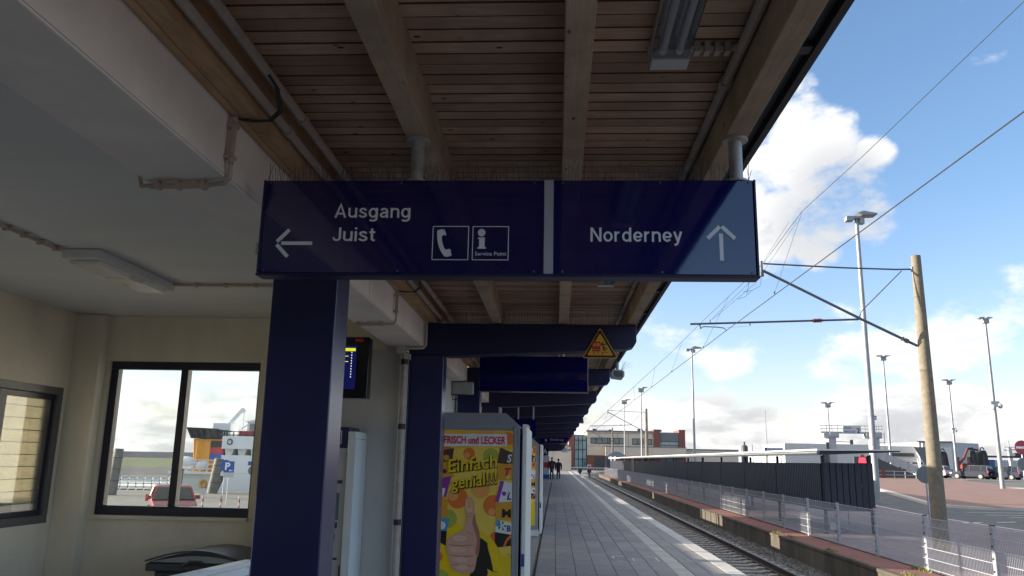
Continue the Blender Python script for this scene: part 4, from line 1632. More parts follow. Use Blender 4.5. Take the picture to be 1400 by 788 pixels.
# ------------------------------------------------------------------ vending machines with posters
def make_vending():
    y0 = 8.4
    t = thing('vending_machine', 'snack vending machine with yellow poster right behind the second blue column', 'vending machine', (-.78, y0, 0), 'vending machines along the platform')
    b = MB()
    pro = [(-1.24, .14), (-.372, .14), (-.372, 1.985), (-.52, 2.115), (-1.24, 2.115)]
    b.prism(pro, 1, y0 + .012, y0 + 1.75)
    part('cabinet', b, 'kiosk_grey', t, bevel=.006)
    b = MB()
    b.box(-1.24, -.445, y0 + .002, y0 + .011, 1.955, 1.985)
    b.box(-.438, -.40, y0 - .004, y0 + .011, .15, 1.985)
    b.box(-.398, -.374, y0 + .002, y0 + .011, .15, 1.984)
    b.box(-1.24, -.445, y0 + .002, y0 + .011, .15, .22)
    part('frame_strip', b, 'kiosk_grey', t, bevel=.002)
    b = MB()
    b.box(-1.22, -.36, y0 + .03, y0 + 1.74, 0, .138)
    part('plinth', b, 'machine_white', t)
    b = MB()
    b.box(-.350, -.300, y0 + .02, y0 + 1.72, .05, 1.985)
    part('door_frame', b, 'off_white', t, bevel=.005)
    b = MB()
    b.box(-.340, -.312, y0 + .008, y0 + .0195, .06, 1.98)
    part('door_edge', b, 'white_paint', t)
    b = MB()
    b.box(-.3425, -.3085, y0 + .005, y0 + .0075, .60, .72)
    part('sticker', b, 'parking_blue', t)
    # poster
    X0, X1, Z0, Z1 = -1.165, -.442, .22, 1.935
    P_ = MB()
    mats = []

    def mi(m):
        if m not in mats:
            mats.append(m)
        return mats.index(m)
    lay = [0]
    sx = (X1 - X0) / 96.0

    def U(px):
        return X0 + (px - 607) * sx

    def V(py):
        return Z1 - (py - 590.5) * .00755

    def shape(pts, m, base=None):
        lay[0] += 1
        yy = y0 - .0006 - lay[0] * .00012
        c = [(min(max(U(a), X0 + .002), X1 - .002), min(max(V(bq), Z0 + .002), Z1 - .002)) for a, bq in pts]
        b2_ = [p for i, p in enumerate(c) if p != c[i - 1]]
        ar = sum(b2_[i][0] * b2_[(i + 1) % len(b2_)][1] - b2_[(i + 1) % len(b2_)][0] * b2_[i][1] for i in range(len(b2_)))
        if ar < 0:
            b2_ = b2_[::-1]
        P_.poly([(a, yy, bq) for a, bq in b2_], mi(m))

    def circ(px, py, r, m):
        shape(disc(px, py, r, 22), m)
    P_.box(X0, X1, y0 - .0005, y0 + .0115, Z0, Z1, mi('ink_cream'))
    shape([(607, 591), (703, 591), (703, 616), (660, 612), (607, 618)], 'ink_yellow')
    shape([(607, 720), (630, 712), (655, 745), (660, 822), (607, 822)], 'ink_lemon')
    circ(664, 597, 13, 'ink_salmon')
    circ(696, 601, 9, 'ink_orange')
    circ(643, 622, 8, 'ink_orange')
    circ(640, 624, 4, 'ink_salmon')
    circ(673, 625, 11, 'ink_green')
    circ(660, 668, 13, 'ink_salmon')
    circ(629, 681, 14, 'ink_orange')
    circ(623, 678, 7, 'ink_salmon')
    circ(617, 708, 12, 'ink_green')
    circ(678, 690, 14, 'ink_orange')
    circ(676, 698, 5, 'ink_salmon')
    circ(606, 757, 6, 'ink_orange')
    circ(609, 785, 12, 'ink_green')
    circ(701, 760, 9, 'ink_green')
    circ(690, 792, 9, 'ink_orange')
    circ(683, 732, 9, 'ink_orange')
    circ(612, 618, 7, 'ink_orange')
    circ(650, 800, 11, 'ink_orange')
    circ(625, 812, 9, 'ink_green')
    # banner
    shape([(607, 596), (694, 595), (695, 611), (640, 612), (607, 613)], 'ink_white')
    # wrappers on the left
    shape([(607, 618), (622, 615), (620, 634), (607, 638)], 'ink_brown')
    circ(612, 628, 4, 'ink_amber')
    shape([(607, 634), (620, 632), (623, 653), (607, 655)], 'ink_amber')
    circ(610, 646, 3, 'ink_brown')
    shape([(606, 655), (620, 652), (613, 681), (604, 678)], 'ink_purple')
    shape([(607, 668), (612, 669), (610, 679), (607, 678)], 'ink_white')
    shape([(606, 680), (616, 684), (615, 708), (606, 707)], 'ink_amber')
    shape([(606, 707), (619, 709), (616, 724), (606, 724)], 'ink_sky')
    circ(609, 717, 5, 'ink_white')
    shape([(606, 724), (616, 724), (615, 743), (606, 739)], 'ink_black')
    # wrappers on the right
    shape([(686, 613), (703, 620), (703, 636), (682, 634)], 'ink_brown')
    shape([(683, 636), (703, 634), (703, 656), (681, 656)], 'ink_amber')
    circ(697, 652, 3, 'ink_cream')
    shape([(687, 657), (703, 660), (703, 686), (680, 685)], 'ink_white')
    shape([(687, 657), (692, 658), (685, 685), (680, 685)], 'ink_purple')
    circ(692, 674, 3, 'ink_purple')
    shape([(680, 686), (703, 684), (703, 709), (682, 708)], 'ink_amber')
    shape([(682, 708), (703, 712), (703, 727), (681, 724)], 'ink_white')
    shape([(682, 708), (688, 709), (687, 718), (682, 716)], 'ink_sky')
    for a in range(5):
        th = a * 1.25
        shape([(690 + math.cos(th) * .8, 716 + math.sin(th) * .8), (690 + math.cos(th + .3) * 6, 716 + math.sin(th + .3) * 6), (690 + math.cos(th - .3) * 6, 716 + math.sin(th - .3) * 6)], 'ink_leaf')
    shape([(681, 724), (703, 727), (703, 741), (681, 744)], 'ink_black')
    shape([(692, 741), (697, 731), (703, 727), (703, 731), (698, 735), (695, 742)], 'ink_orange')
    # shirt with the torn hole
    shape(smooth_closed([(659, 726), (668, 728), (680, 736), (690, 752), (703, 758), (703, 822), (650, 822), (655, 780)], 3), 'ink_shirt')
    shape(smooth_closed([(672, 730), (682, 740), (686, 760), (692, 775), (680, 768), (672, 752)], 3), 'ink_lemon')
    shape(smooth_closed([(650, 775), (672, 772), (668, 790), (660, 822), (646, 822)], 3), 'ink_black')
    shape([(659, 731), (664, 733), (671, 738), (672, 745), (676, 757), (680, 774), (688, 774.5), (680, 775), (672, 771), (664, 780), (654, 786), (650, 770), (655, 745)], 'ink_black')
    # thumbs-up hand
    shape(smooth_closed([(640, 682), (646, 679), (651, 684), (653, 700), (654, 712), (658, 722), (660, 736), (658, 752), (656, 768), (652, 776), (640, 778), (629, 775), (623, 768), (620, 758), (616, 748), (618, 734), (627, 728), (638, 722), (642, 708), (640, 694)], 4), 'ink_skin')
    shape(smooth_closed([(653, 700), (655, 712), (660, 724), (661, 740), (659, 756), (655, 750), (657, 735), (653, 722), (650, 712)], 3), 'ink_skin_dark')
    shape(smooth_closed([(642, 684), (646, 682), (649, 690), (649, 698), (643, 698), (641, 692)], 3), 'ink_skin_light')
    shape(smooth_closed([(642.5, 685), (645, 683.5), (648, 689), (647.5, 694), (643, 693)], 3), 'ink_salmon')
    for (xa, ya, xb, yb, w_) in ((619, 741, 650, 741, 1.4), (620, 754, 652, 755, 1.5), (625, 766, 652, 767, 1.4), (650, 728, 655, 748, 1.6), (640, 722, 651, 727, .9), (643, 701, 650, 700, .6), (643, 704, 651, 703, .6)):
        shape(smooth_closed([(xa, ya), ((xa + xb) / 2, (ya + yb) / 2 + 1.2), (xb, yb), (xb, yb + w_ * .6), ((xa + xb) / 2, (ya + yb) / 2 + 1.2 + w_), (xa, ya + w_ * .4)], 3), 'ink_skin_dark')
    for (cx, cy, rx_, ry_) in ((634, 733, 10, 4), (632, 747.5, 11, 4), (636, 760, 10, 3.5), (638, 770, 9, 3)):
        shape(disc(cx, cy, ry_, 16, rx_), 'ink_skin_light')
    po = part('poster', P_, mats, t)
    ytx = y0 - .0006 - (lay[0] + 3) * .00012
    text('lettering', po, 'FRISCH und LECKER', U(608), U(693), V(609), V(598.5), ytx, 'ink_red', bold=.02)
    for m, dx, dz, dy, bo in (('ink_black', .006, -.008, 0, .05), ('ink_lemon', 0, 0, -.0015, .012)):
        text('lettering', po, 'Einfach', U(614) + dx, U(682) + dx, V(644) + dz, V(626) + dz, ytx + dy, m, bold=bo, shear=.12, rotdeg=7)
        text('lettering', po, 'genial!!!', U(619) + dx, U(683) + dx, V(671) + dz, V(648) + dz, ytx + dy, m, bold=bo, shear=.12, rotdeg=8)
    text('lettering', po, 'S', U(695), U(702), V(633), V(622), ytx, 'ink_white', bold=.03, shear=.2)
    text('lettering', po, 'T', U(692), U(702), V(651), V(640), ytx, 'ink_red', bold=.04, shear=.2)
    text('lettering', po, 'L', U(696), U(702), V(682), V(672), ytx, 'ink_navy', bold=.02, shear=.3)
    text('lettering', po, 'M', U(690), U(702), V(705), V(694), ytx, 'ink_black', bold=.04)
    text('lettering', po, 'B', U(697), U(702), V(723), V(715), ytx, 'ink_navy', bold=.03)
    return t


vm = make_vending()
vm2 = clone(vm)
vm2.location = (vm.location.x - .012, vm.location.y + 10.0, 0)
vm2['label'] = 'second snack vending machine further down the platform past the first'

# ------------------------------------------------------------------ FENCE on the side platform
fe = thing('mesh_fence', 'long grey steel mesh fence along the red side platform', 'fence', (7.28, 60, -.34))
pm = MB()
pm.box(-.025, .025, -.05, .05, 0, 1.045)
pm.box(-.029, .029, -.054, .054, 1.045, 1.06, 1)
for z in (.10, .30, .50, .70, .90):
    pm.box(-.045, -.030, -.012, .012, z, z + .03, 1)
pme = pm.mesh('fence_post', ['mesh_steel', 'dark_metal'])
PL = 2.52


def fence_panel_mesh(step, rr):
    b = MB()
    n = int((PL - .06) / step)
    for i in range(n + 1):
        y = .03 + (PL - .06) * i / n
        b.add([(-rr, y - rr, .04), (rr, y - rr, .04), (rr, y + rr, .04), (-rr, y + rr, .04), (-rr, y - rr, 1.02), (rr, y - rr, 1.02), (rr, y + rr, 1.02), (-rr, y + rr, 1.02)],
              [(0, 1, 5, 4), (1, 2, 6, 5), (2, 3, 7, 6), (3, 0, 4, 7)])
    for z in (.06, .25, .45, .65, .85, 1.01):
        for sx in (-1, 1):
            b.box(sx * .009 - .004, sx * .009 + .004, .0, PL, z - .004, z + .004)
    return b.mesh('mesh_panel', 'mesh_steel')


pan = fence_panel_mesh(.05, .0025)
ys = [14.32 + PL * k for k in range(-3, 43)]
for yv in ys:
    inst('fence_post', pme, (0, yv - 60, 0), fe)
    inst('mesh_panel', pan, (-.034, yv - 60, 0), fe)

# ------------------------------------------------------------------ BIKE SHELTER
sh = thing('bike_shelter', 'very long low dark clad shelter with thin white roof edge behind the fence', 'shelter', (8.7, 60, -.34))
SX0, SX1, SY0 = 7.92, 9.42, 25.0


def bay_mesh(l, rib):
    b = MB()
    n = int(round(l / rib))
    pts = []
    for i in range(n):
        y = i * l / n
        w_ = l / n
        pts += [(0.0, y), (0.0, y + w_ * .38), (.035, y + w_ * .5), (.035, y + w_ * .88)]
    pts.append((0.0, l))
    vs = [(a, c, .34) for a, c in pts] + [(a, c, 1.70) for a, c in pts]
    k = len(pts)
    fs = [(i + 1, i, k + i, k + i + 1) for i in range(k - 1)]
    b.add(vs, fs)
    b.box(.036, .06, .02, l - .02, .36, 1.69)
    return b.mesh('cladding_panel', 'clad_dark')


bm_ = bay_mesh(4.94, .19)
nb_ = 19
for k in range(nb_):
    inst('cladding_panel', bm_, (SX0 - 8.7, SY0 + .12 + 5.0 * k - 60, .34), sh)
    b = MB()
    y = SY0 + 5.0 * k + .03
    b.box(SX0 + .03, SX0 + .11, y, y + .08, -.34, 1.93)
    part('shelter_post', b, 'clad_dark', sh)
b = MB()
b.box(SX0 - .03, SX0 + .10, SY0 + 58.4, SY0 + 61.3, .30, 1.93)
part('cladding_panel', b, 'black_metal', sh)
b = MB()
for k in range(8):
    x0 = SX0 + .06 + k * .182
    b = MB()
    b.prism([(x0, SY0 + .0), (x0 + .010, SY0 - .018), (x0 + .164, SY0 - .018), (x0 + .174, SY0), (x0 + .174, SY0 + .02), (x0, SY0 + .02)], 2, .33, 1.715)
    part('end_panel', b, 'clad_dark', sh)
b = MB()
b.box(SX1 - .10, SX1 - .01, SY0 + .03, SY0 + .12, -.34, 1.95)
part('shelter_post', b, 'clad_dark', sh)
b = MB()
for k in range(7):
    b.box(SX1 - .10, SX1 - .01, SY0 + 15 + 13 * k, SY0 + 15.09 + 13 * k, -.34, 1.95)
b.box(SX1 - .05, SX1, SY0 + 1.0, SY0 + 94, .33, 1.70)
part('rear_wall', b, 'clad_dark', sh)
b = MB()
b.prism([(SX0 - .20, 1.935), (SX1 + .62, 2.055), (SX1 + .62, 2.085), (SX0 - .20, 2.055)], 1, SY0 - .55, SY0 + 95.3)
part('roof', b, 'fascia_black', sh)
b = MB()
b.box(SX0 - .26, SX0 - .205, SY0 - .50, SY0 + 95.3, 1.93, 2.03)
part('gutter', b, 'mast_grey', sh)
b = MB()
b.prism([(SX0 - .28, 2.058), (SX1 + .66, 2.088), (SX1 + .66, 2.120), (SX0 - .28, 2.105)], 1, SY0 - .60, SY0 + 95.4)
part('roof_edge', b, 'shelter_white', sh)
t = thing('notice_plate', 'small white plate low on a stake behind the fence near the shelter end', 'plate', (8.0, 25.0, -.34))
b = MB()
b.box(7.62, 7.78, 23.55, 23.57, -.10, .08)
part('plate', b, 'far_white', t)
b = MB()
b.box(7.69, 7.71, 23.572, 23.59, -.34, -.02)
part('stake', b, 'mast_grey', t)
t = thing('hose_loop', 'dark hose loop hanging low under the shelter end panels', 'hose', (8.35, 24.85, -.34))
b = MB()
b.tube([(8.35 + .24 * math.cos(R(a)), 24.85, -.05 + .24 * math.sin(R(a))) for a in range(170, 376, 12)], .016, 8)
part('hose', b, 'tyre', t, smooth=True)
b = MB()
b.bar((8.58, 24.86, -.02), (8.60, 24.92, .36), .02)
part('hanger', b, 'dark_metal', t)


# ------------------------------------------------------------------ OVERHEAD LINE
def line_mast(y, gy, label):
    t = thing('catenary_mast', label, 'mast', (9.43, y, gy), 'concrete masts of the overhead line')
    b = MB()
    n = 12
    top = 7.08
    pts = [(9.43, y, gy + (top - gy) * i / n) for i in range(n + 1)]
    b.tube(pts, [.192 - .074 * i / n for i in range(n + 1)], 20)
    part('pole', b, 'pole_concrete', t, smooth=True)
    b = MB()
    b.tube([(9.32, y, 6.72), (8.9, y, 6.71), (7.5, y, 6.75), (5.47, y, 6.85)], .022, 8)
    b.tube([(9.32, y, 6.66), (9.32, y, 6.78)], .05, 8)
    part('stay_tube', b, 'tube_steel', t, smooth=True)
    b = MB()
    b.tube([(9.27, y, 4.69), (7.88, y, 5.39), (5.45, y, 6.66)], .036, 10)
    b.tube([(9.05, y, 4.80), (8.97, y, 4.84)], .06, 10)
    b.tube([(8.93, y, 4.86), (8.90, y, 4.88)], .06, 10)
    part('bracket_tube', b, 'tube_steel', t, smooth=True)
    b = MB()
    b.tube([(9.03, y, 6.67), (7.94, y, 5.60), (7.86, y, 5.42)], .014, 8)
    part('brace', b, 'tube_steel', t, smooth=True)
    b = MB()
    b.tube([(7.84, y, 5.37), (7.2, y, 5.345), (3.50, y, 5.205)], .027, 10)
    b.tube([(3.75, y, 5.21), (3.76, y, 5.08)], .018, 8)
    b.tube([(5.05, y, 5.26), (5.05, y, 5.17)], .014, 6)
    b.tube([(4.02, y, 5.22), (4.02, y, 5.33)], .016, 6)
    part('registration_tube', b, 'tube_steel', t, smooth=True)
    b = MB()
    b.tube([(6.95, y, 5.335), (6.62, y, 5.322)], [.03, .03], 10, 0)
    for k in range(5):
        b.tube([(6.88 - k * .045, y, 5.332 - k * .002), (6.86 - k * .045, y, 5.331 - k * .002)], .055, 12)
    part('insulator', b, 'insulator_red', t, smooth=True)
    b = MB()
    b.tube([(3.76, y, 5.09), (3.84, y, 5.14), (4.2, y, 5.13), (4.38, y, 5.105), (4.42, y, 5.05)], .013, 8)
    b.tube([(4.44, y, 5.12), (5.05, y, 5.17)], .003, 5)
    part('steady_arm', b, 'tube_steel', t, smooth=True)
    b = MB()
    b.tube([(5.42, y, 6.92), (5.42, y, 6.62)], .03, 8)
    b.tube([(5.42, y, 6.62), (5.42, y, 6.50)], .05, 8)
    part('catenary_clamp', b, 'dark_metal', t, smooth=True)
    return t


line_mast(21.0, -.34, 'tall brown concrete pole with the large bracket arm right of the shelter')
line_mast(85.5, .26, 'second concrete pole with bracket arm in front of the cream building')
line_mast(137.0, .2, 'most distant overhead line pole seen before the cream building')
w = thing('contact_wire', 'thick overhead contact wire running diagonally across the blue sky', 'wire', (4.44, 21, 5.05))
b = MB()
b.tube([(4.44, -3, 4.95), (4.44, 7.4, 4.985), (4.44, 21, 5.05), (4.44, 40, 5.05), (4.40, 85.5, 5.05), (4.44, 137, 5.05)], [.008, .008, .009, .011, .02, .03], 6)
part('wire', b, 'wire', w)
w = thing('catenary_wire', 'thin upper overhead wire with droppers above the contact wire', 'wire', (4.9, 16, 6.7))


def cat_pt(y):
    ks = [(-3, 4.2, 5.98), (7.2, 4.5, 6.08), (12, 4.78, 6.40), (16, 5.0, 6.72), (21, 5.42, 6.80), (27.5, 5.0, 6.40), (34, 4.7, 6.05), (41, 4.44, 5.82), (55, 4.3, 5.72), (70, 4.6, 6.05), (85.5, 5.42, 6.80), (100, 4.5, 6.0), (120, 4.5, 6.0), (137, 5.4, 6.8)]
    for (a, x0, z0), (c, x1, z1) in zip(ks, ks[1:]):
        if a <= y <= c:
            f = (y - a) / (c - a)
            return (x0 + (x1 - x0) * f, y, z0 + (z1 - z0) * f)


b = MB()
yy = [-3, 2, 7.2, 12, 16, 21, 27.5, 34, 41, 55, 70, 85.5, 100, 120, 137]
b.tube([cat_pt(v) for v in yy], [.004, .004, .0045, .005, .006, .006, .007, .008, .010, .014, .016, .018, .02, .022, .024], 6)
part('wire', b, 'wire', w)
for (yt, yb) in ((16.0, 16.3), (24.2, 24.4), (31.0, 31.2), (37.5, 37.8), (46, 46.2), (56, 56.2), (66, 66.2), (76, 76.2)):
    b = MB()
    r = .0028 + yt * .00006
    b.tube([cat_pt(yt), (4.44, yb, 5.06)], r, 5)
    b.tube([(4.44, yb, 5.05), (4.44, yb, 5.10)], r * 4, 6)
    part('dropper', b, 'wire', w)
b = MB()
for x in (5.05, 5.22):
    b.tube([(x + .12, 17.5, 6.95), (x, 20.9, 6.30), (4.05 + (x - 5.05) * .2, 21, 5.33)], .004, 5)
b.tube([(5.40, 21, 6.5), (5.36, 21, 6.25), (5.15, 21, 6.12), (4.9, 21, 6.08)], .005, 5)
b.tube([(5.12, 21, 6.10), (4.95, 21, 5.95), (4.75, 21, 5.88)], .005, 5)
b.tube([(5.0, 20.6, 6.5), (5.06, 21, 6.28), (5.0, 21, 6.02)], .006, 5)
part('jumper_cable', b, 'wire', w)


# ------------------------------------------------------------------ LAMP MASTS of the harbour
def lamp_mast(x, y, top, zb, r, label, kind=0, heads=((-1, 0), (1, 0))):
    t = thing('light_mast', label, 'light mast', (x, y, zb), 'tall light masts of the harbour')
    b = MB()
    b.tube([(x, y, zb), (x, y, (zb + top) / 2), (x, y, top)], [r, r * .78, r * .56], 12)
    part('mast', b, 'mast_grey', t, smooth=True)
    s_ = y / 60.0 * .75 if kind else 1.0
    b = MB()
    if kind == 0:
        b.box(x - .55, x + .25, y - .18, y + .2, top - .02, top + .10)
        b.box(x - .62, x - .25, y - .32, y + .1, top - .18, top + .02)
        b.box(x + .12, x + .34, y - .2, y + .1, top - .32, top)
        b.tube([(x + .1, y, top + .08), (x + .2, y, top + .25)], .05, 6)
        b.prism([(x - .02, top + .24), (x + .28, top + .34), (x + .95, top + .22), (x + 1.0, top + .16), (x + .2, top + .12)], 1, y - .35, y + .35)
    else:
        b.box(x - .30 * s_, x + .30 * s_, y - .2 * s_, y + .2 * s_, top - .05, top + .05)
        for hx, hz in heads:
            b.prism([(x + hx * .12 * s_, top + .02), (x + hx * .62 * s_, top + .12 + hz), (x + hx * .64 * s_, top + .17 + hz), (x + hx * .12 * s_, top + .20)], 1, y - .25 * s_, y + .25 * s_)
        b.box(x - .26 * s_, x + .26 * s_, y - .2, y + .2, top - .35 * s_, top - .08 * s_)
    part('floodlight', b, 'mast_grey', t)
    if kind == 2:
        b = MB()
        zc = zb + (top - zb) * .50
        b.box(x - .28, x + .28, y - .2, y + .2, zc - .22, zc + .12)
        b.ball((x - .2, y - .3, zc - .3), .17, .17, .2)
        b.ball((x + .25, y - .3, zc - .2), .15, .15, .18)
        part('camera_cluster', b, 'far_grey', t)
    return t


lamp_mast(15.95, 42, 14.55, -.05, .17, 'tallest nearest light mast rising behind the end of the shelter')
lamp_mast(14.25, 85, 13.3, .2, .14, 'light mast standing alone left of the long bracket arm tip', 0)
lamp_mast(29.4, 56, 11.6, .24, .15, 'right hand light mast with camera cluster on the red paving', 2)
lamp_mast(42.3, 106, 15.5, .26, .18, 'light mast between nearest mast and concrete pole, right of the ramp', 1)
lamp_mast(52.2, 110, 12.9, .26, .17, 'light mast right of the concrete pole before the parked cars', 2)
lamp_mast(34.2, 104, 9.2, .26, .14, 'short light mast standing beside the ferry bridge gantry', 1)
lamp_mast(9.9, 95, 10.0, .2, .11, 'slim street light in front of the cream building windows', 1, ((1, 0),))
lamp_mast(10.7, 128, 11.0, .2, .11, 'farthest slim street light above the cream building roof', 1, ((1, 0),))
for (x, y, zt, lab) in ((38.2, 150, 11.3, 'thin antenna pole leaning above the distant dock sign'), (66.5, 140, 6.6, 'thin antenna pole behind the black ramp towers'), (35.6, 150, 5.0, 'short pole on the low roof left of the dock sign')):
    b = MB()
    b.tube([(x, y, .26), (x - .1, y, zt)], [.09, .05], 6)
    o = part('antenna_pole', b, 'mast_grey')
    tag(o, lab, 'pole')

# ------------------------------------------------------------------ road signs seen from behind
t = thing('yield_sign', 'yield triangle and round sign seen from behind left of the concrete pole', 'road sign', (11.83, 27, -.34))
b = MB()
b.tube([(11.86, 27.03, -.34), (11.82, 27.03, 2.40)], .030, 10)
part('post', b, 'galvanised', t, smooth=True)
b = MB()
b.prism([(11.52, 2.27), (12.12, 2.27), (11.83, 1.70)], 1, 26.985, 26.995)
part('triangle_plate', b, 'sign_back', t)
b = MB()
b.prism([(11.80 + a, 1.40 + c) for a, c in disc(0, 0, .27, 24)], 1, 26.985, 26.995)
part('round_plate', b, 'sign_back', t)
b = MB()
for z in (2.18, 1.92, 1.50, 1.30):
    b.box(11.77, 11.90, 26.995, 27.065, z, z + .03)
part('clamp', b, 'dark_metal', t)
t = thing('no_entry_sign', 'red no entry disc with white bar above a dark round sign at right edge', 'road sign', (33.1, 60, .26))
b = MB()
b.tube([(33.1, 60.04, .26), (33.1, 60.04, 3.7)], .045, 10)
part('post', b, 'galvanised', t)
b = MB()
b.prism([(33.1 + a, 3.12 + c) for a, c in disc(0, 0, .50, 28)], 1, 59.97, 59.99)
part('red_disc', b, 'signal_red', t)
b = MB()
b.box(32.70, 33.50, 59.955, 59.968, 3.04, 3.19)
part('white_bar', b, 'text_white', t)
b = MB()
b.prism([(33.1 + a, 1.95 + c) for a, c in disc(0, 0, .45, 28)], 1, 59.97, 59.99)
part('round_plate', b, 'sign_back', t)

# ------------------------------------------------------------------ FERRY BRIDGE gantry and ramp
GY = 95
t = thing('ferry_bridge_gantry', 'grey ferry bridge gantry with railed top and white sign FÄHRBRÜCKE 2', 'gantry', (34, GY, .26))
for x in (31.55, 36.35):
    b = MB()
    b.box(x - .42, x + .42, GY, GY + 1, .2, 4.7)
    b.box(x - .95, x + .75, GY - .1, GY + 1.1, 4.71, 5.22)
    b.box(x - .30, x + .55, GY - .2, GY - .11, 4.9, 5.4)
    part('tower', b, 'far_grey', t)
b = MB()
b.box(30.4, 37.2, GY + .2, GY + .9, 5.0 + .225, 5.42)
part('bridge_beam', b, 'far_grey', t)
b = MB()
for k in range(12):
    x = 30.35 + k * .62
    b.box(x - .03, x + .03, GY + .05, GY + .11, 5.42, 6.12)
for z in (5.75, 6.10):
    b.box(30.3, 37.3, GY + .05, GY + .11, z - .03, z + .03)
part('railing', b, 'far_grey', t)
b = MB()
for x in (36.9, 37.5):
    b.box(x - .03, x + .03, GY + .3, GY + .36, .3, 6.1)
for k in range(5):
    b.box(36.9, 37.5, GY + .3, GY + .36, 1.2 + k, 1.26 + k)
part('ladder', b, 'far_grey', t)
b = MB()
b.box(32.78, 34.80, GY - .12, GY - .02, 5.18, 6.10)
sb = part('sign_board', b, 'far_white', t)
text('lettering', sb, 'FÄHR-', 32.92, 33.78, 5.70, 6.02, GY - .122, 'parking_blue', bold=.02)
text('lettering', sb, 'BRÜCKE', 32.92, 34.14, 5.26, 5.60, GY - .122, 'parking_blue', bold=.02)
text('lettering', sb, '2', 34.30, 34.68, 5.28, 5.84, GY - .122, 'ink_navy', bold=.03)
b = MB()
b.box(30.25, 30.95, GY - .2, GY + .4, .2, 3.05)
b.box(30.75, 31.05, GY - .25, GY - .15, 3.2, 4.2)
b.box(33.5, 33.75, GY - .3, GY, 4.0, 4.5)
b.tube([(32.0, GY, 4.3), (33.6, GY, 4.25)], .04, 6)
part('control_cabinet', b, 'far_dark', t)
t = thing('flag', 'small blue and white striped flag on a pole above the gantry', 'flag', (36.0, GY, 5.42))
b = MB()
b.tube([(35.95, GY + .4, 5.4), (35.95, GY + .4, 7.4)], .03, 6)
part('flagpole', b, 'mast_grey', t)
for k, m in enumerate(('parking_blue', 'far_white', 'parking_blue')):
    b = MB()
    vs, fs = [], []
    for i in range(7):
        u = i / 6
        z = 7.38 - k * .16 - u * .10
        yv = GY + .4 + .08 * math.sin(u * 6)
        vs += [(35.98 + u * .85, yv, z), (35.98 + u * .85, yv, z - .155)]
        if i:
            fs.append((2 * i - 2, 2 * i - 1, 2 * i + 1, 2 * i))
    b.add(vs, fs)
    part('stripe', b, m, t)
t = thing('red_display', 'red lit LED board glimpsed in the gap below the shelter roof', 'display', (33.8, GY - 2, .26))
b = MB()
b.box(32.4, 34.0, GY - 4.0, GY - 3.7, 1.85, 2.6)
part('board', b, 'far_dark', t)
b = MB()
b.prism([(32.85, 1.95), (33.65, 1.95), (33.55, 2.5), (32.95, 2.5)], 1, GY - 4.06, GY - 4.01)
part('lit_panel', b, 'led_red', t)
b = MB()
b.box(32.5, 32.6, GY - 3.85, GY - 3.75, .2, 1.85)
b.box(33.8, 33.9, GY - 3.85, GY - 3.75, .2, 1.85)
part('support', b, 'far_dark', t)
b = MB()
b.tube([(34.3, GY - 4, .2), (34.3, GY - 4, 2.7)], .25, 10)
o = part('bollard', b, 'far_white', smooth=True)
tag(o, 'thick white post right of the red lit board under the shelter roof', 'post')
t = thing('ferry_ramp', 'dark sloping ferry ramp with grey panelled railing descending to the right', 'ramp', (38, GY, .26))
b = MB()
b.prism([(34.8, 2.9), (40.6, .28), (34.8, .28)], 1, GY - 2.0, GY + 1.0)
part('deck', b, 'far_dark', t)
for yv, dx in ((GY - 2.05, 0), (GY - 4.4, -2.6)):
    b = MB()
    b.add([], [])
    for k in range(8):
        x = 35.2 + dx + k * .76
        z = max(.28, 2.9 - (x - 34.8) * .452) if dx == 0 else max(.28, 1.6 - (x - 32.6) * .40)
        b.box(x - .05, x + .05, yv, yv + .06, z, z + 1.05)
        if k < 7:
            x2 = x + .76
            z2 = max(.28, 2.9 - (x2 - 34.8) * .452) if dx == 0 else max(.28, 1.6 - (x2 - 32.6) * .40)
            b.prism([(x, z + .15), (x2, z2 + .15), (x2, z2 + 1.0), (x, z + 1.0)], 1, yv + .07, yv + .10)
    if dx == 0:
        part('railing', b, 'far_grey', t)
b = MB()
b.box(35.2, 35.5, GY - 4.2, GY - 3.9, .27, 1.35)
part('red_bollard', b, 'crane_red', t)
b = MB()
for z in (.7, 1.1):
    b.box(34.2, 40, GY - 4.1, GY - 4.05, z, z + .05)
for k in range(6):
    b.box(34.2 + k * 1.15, 34.26 + k * 1.15, GY - 4.1, GY - 4.04, .26, 1.1)
part('barrier', b, 'far_white', t)

# ------------------------------------------------------------------ black ramp towers, crane, container
for i, (x, yv, w_, zt, lab) in enumerate(((53.0, 115, 1.1, 3.75, 'single black ramp tower just right of the concrete pole'), (56.9, 115, 1.0, 3.95, 'black ramp tower at the left end of the dark beam'),
                                          (58.3, 115, 1.15, 4.0, 'second black ramp tower standing close beside the left one'), (64.3, 112, .9, 3.1, 'small dark block tower under the dark beam'), (66.6, 115, 1.3, 4.1, 'black ramp tower at the right end of the dark beam'))):
    t = thing('ramp_tower', lab, 'tower', (x, yv, .26), 'black lifting towers of the ferry ramps')
    b = MB()
    b.prism([(x - w_ * .42, .26), (x + w_ * .75, .26), (x + w_ * .45, zt * .9), (x + w_ * .30, zt), (x - w_ * .30, zt), (x - w_ * .42, zt * .92)], 1, yv, yv + 1.2)
    part('tower_body', b, 'black_metal', t, bevel=.05)
    b = MB()
    b.box(x - w_ * .2, x + w_ * .12, yv - .06, yv - .01, .6, zt * .86)
    part('guide_rail', b, 'dark_metal', t)
    b = MB()
    b.tube([(x - .25, yv + .3, zt), (x - .2, yv + .3, zt + .3), (x + .1, yv + .3, zt + .38), (x + .3, yv + .3, zt + .1)], .09, 6)
    part('pulley_hood', b, 'black_metal', t)
t = thing('lifting_beam', 'long dark horizontal beam between the black ramp towers', 'beam', (62, 115.5, 3.2))
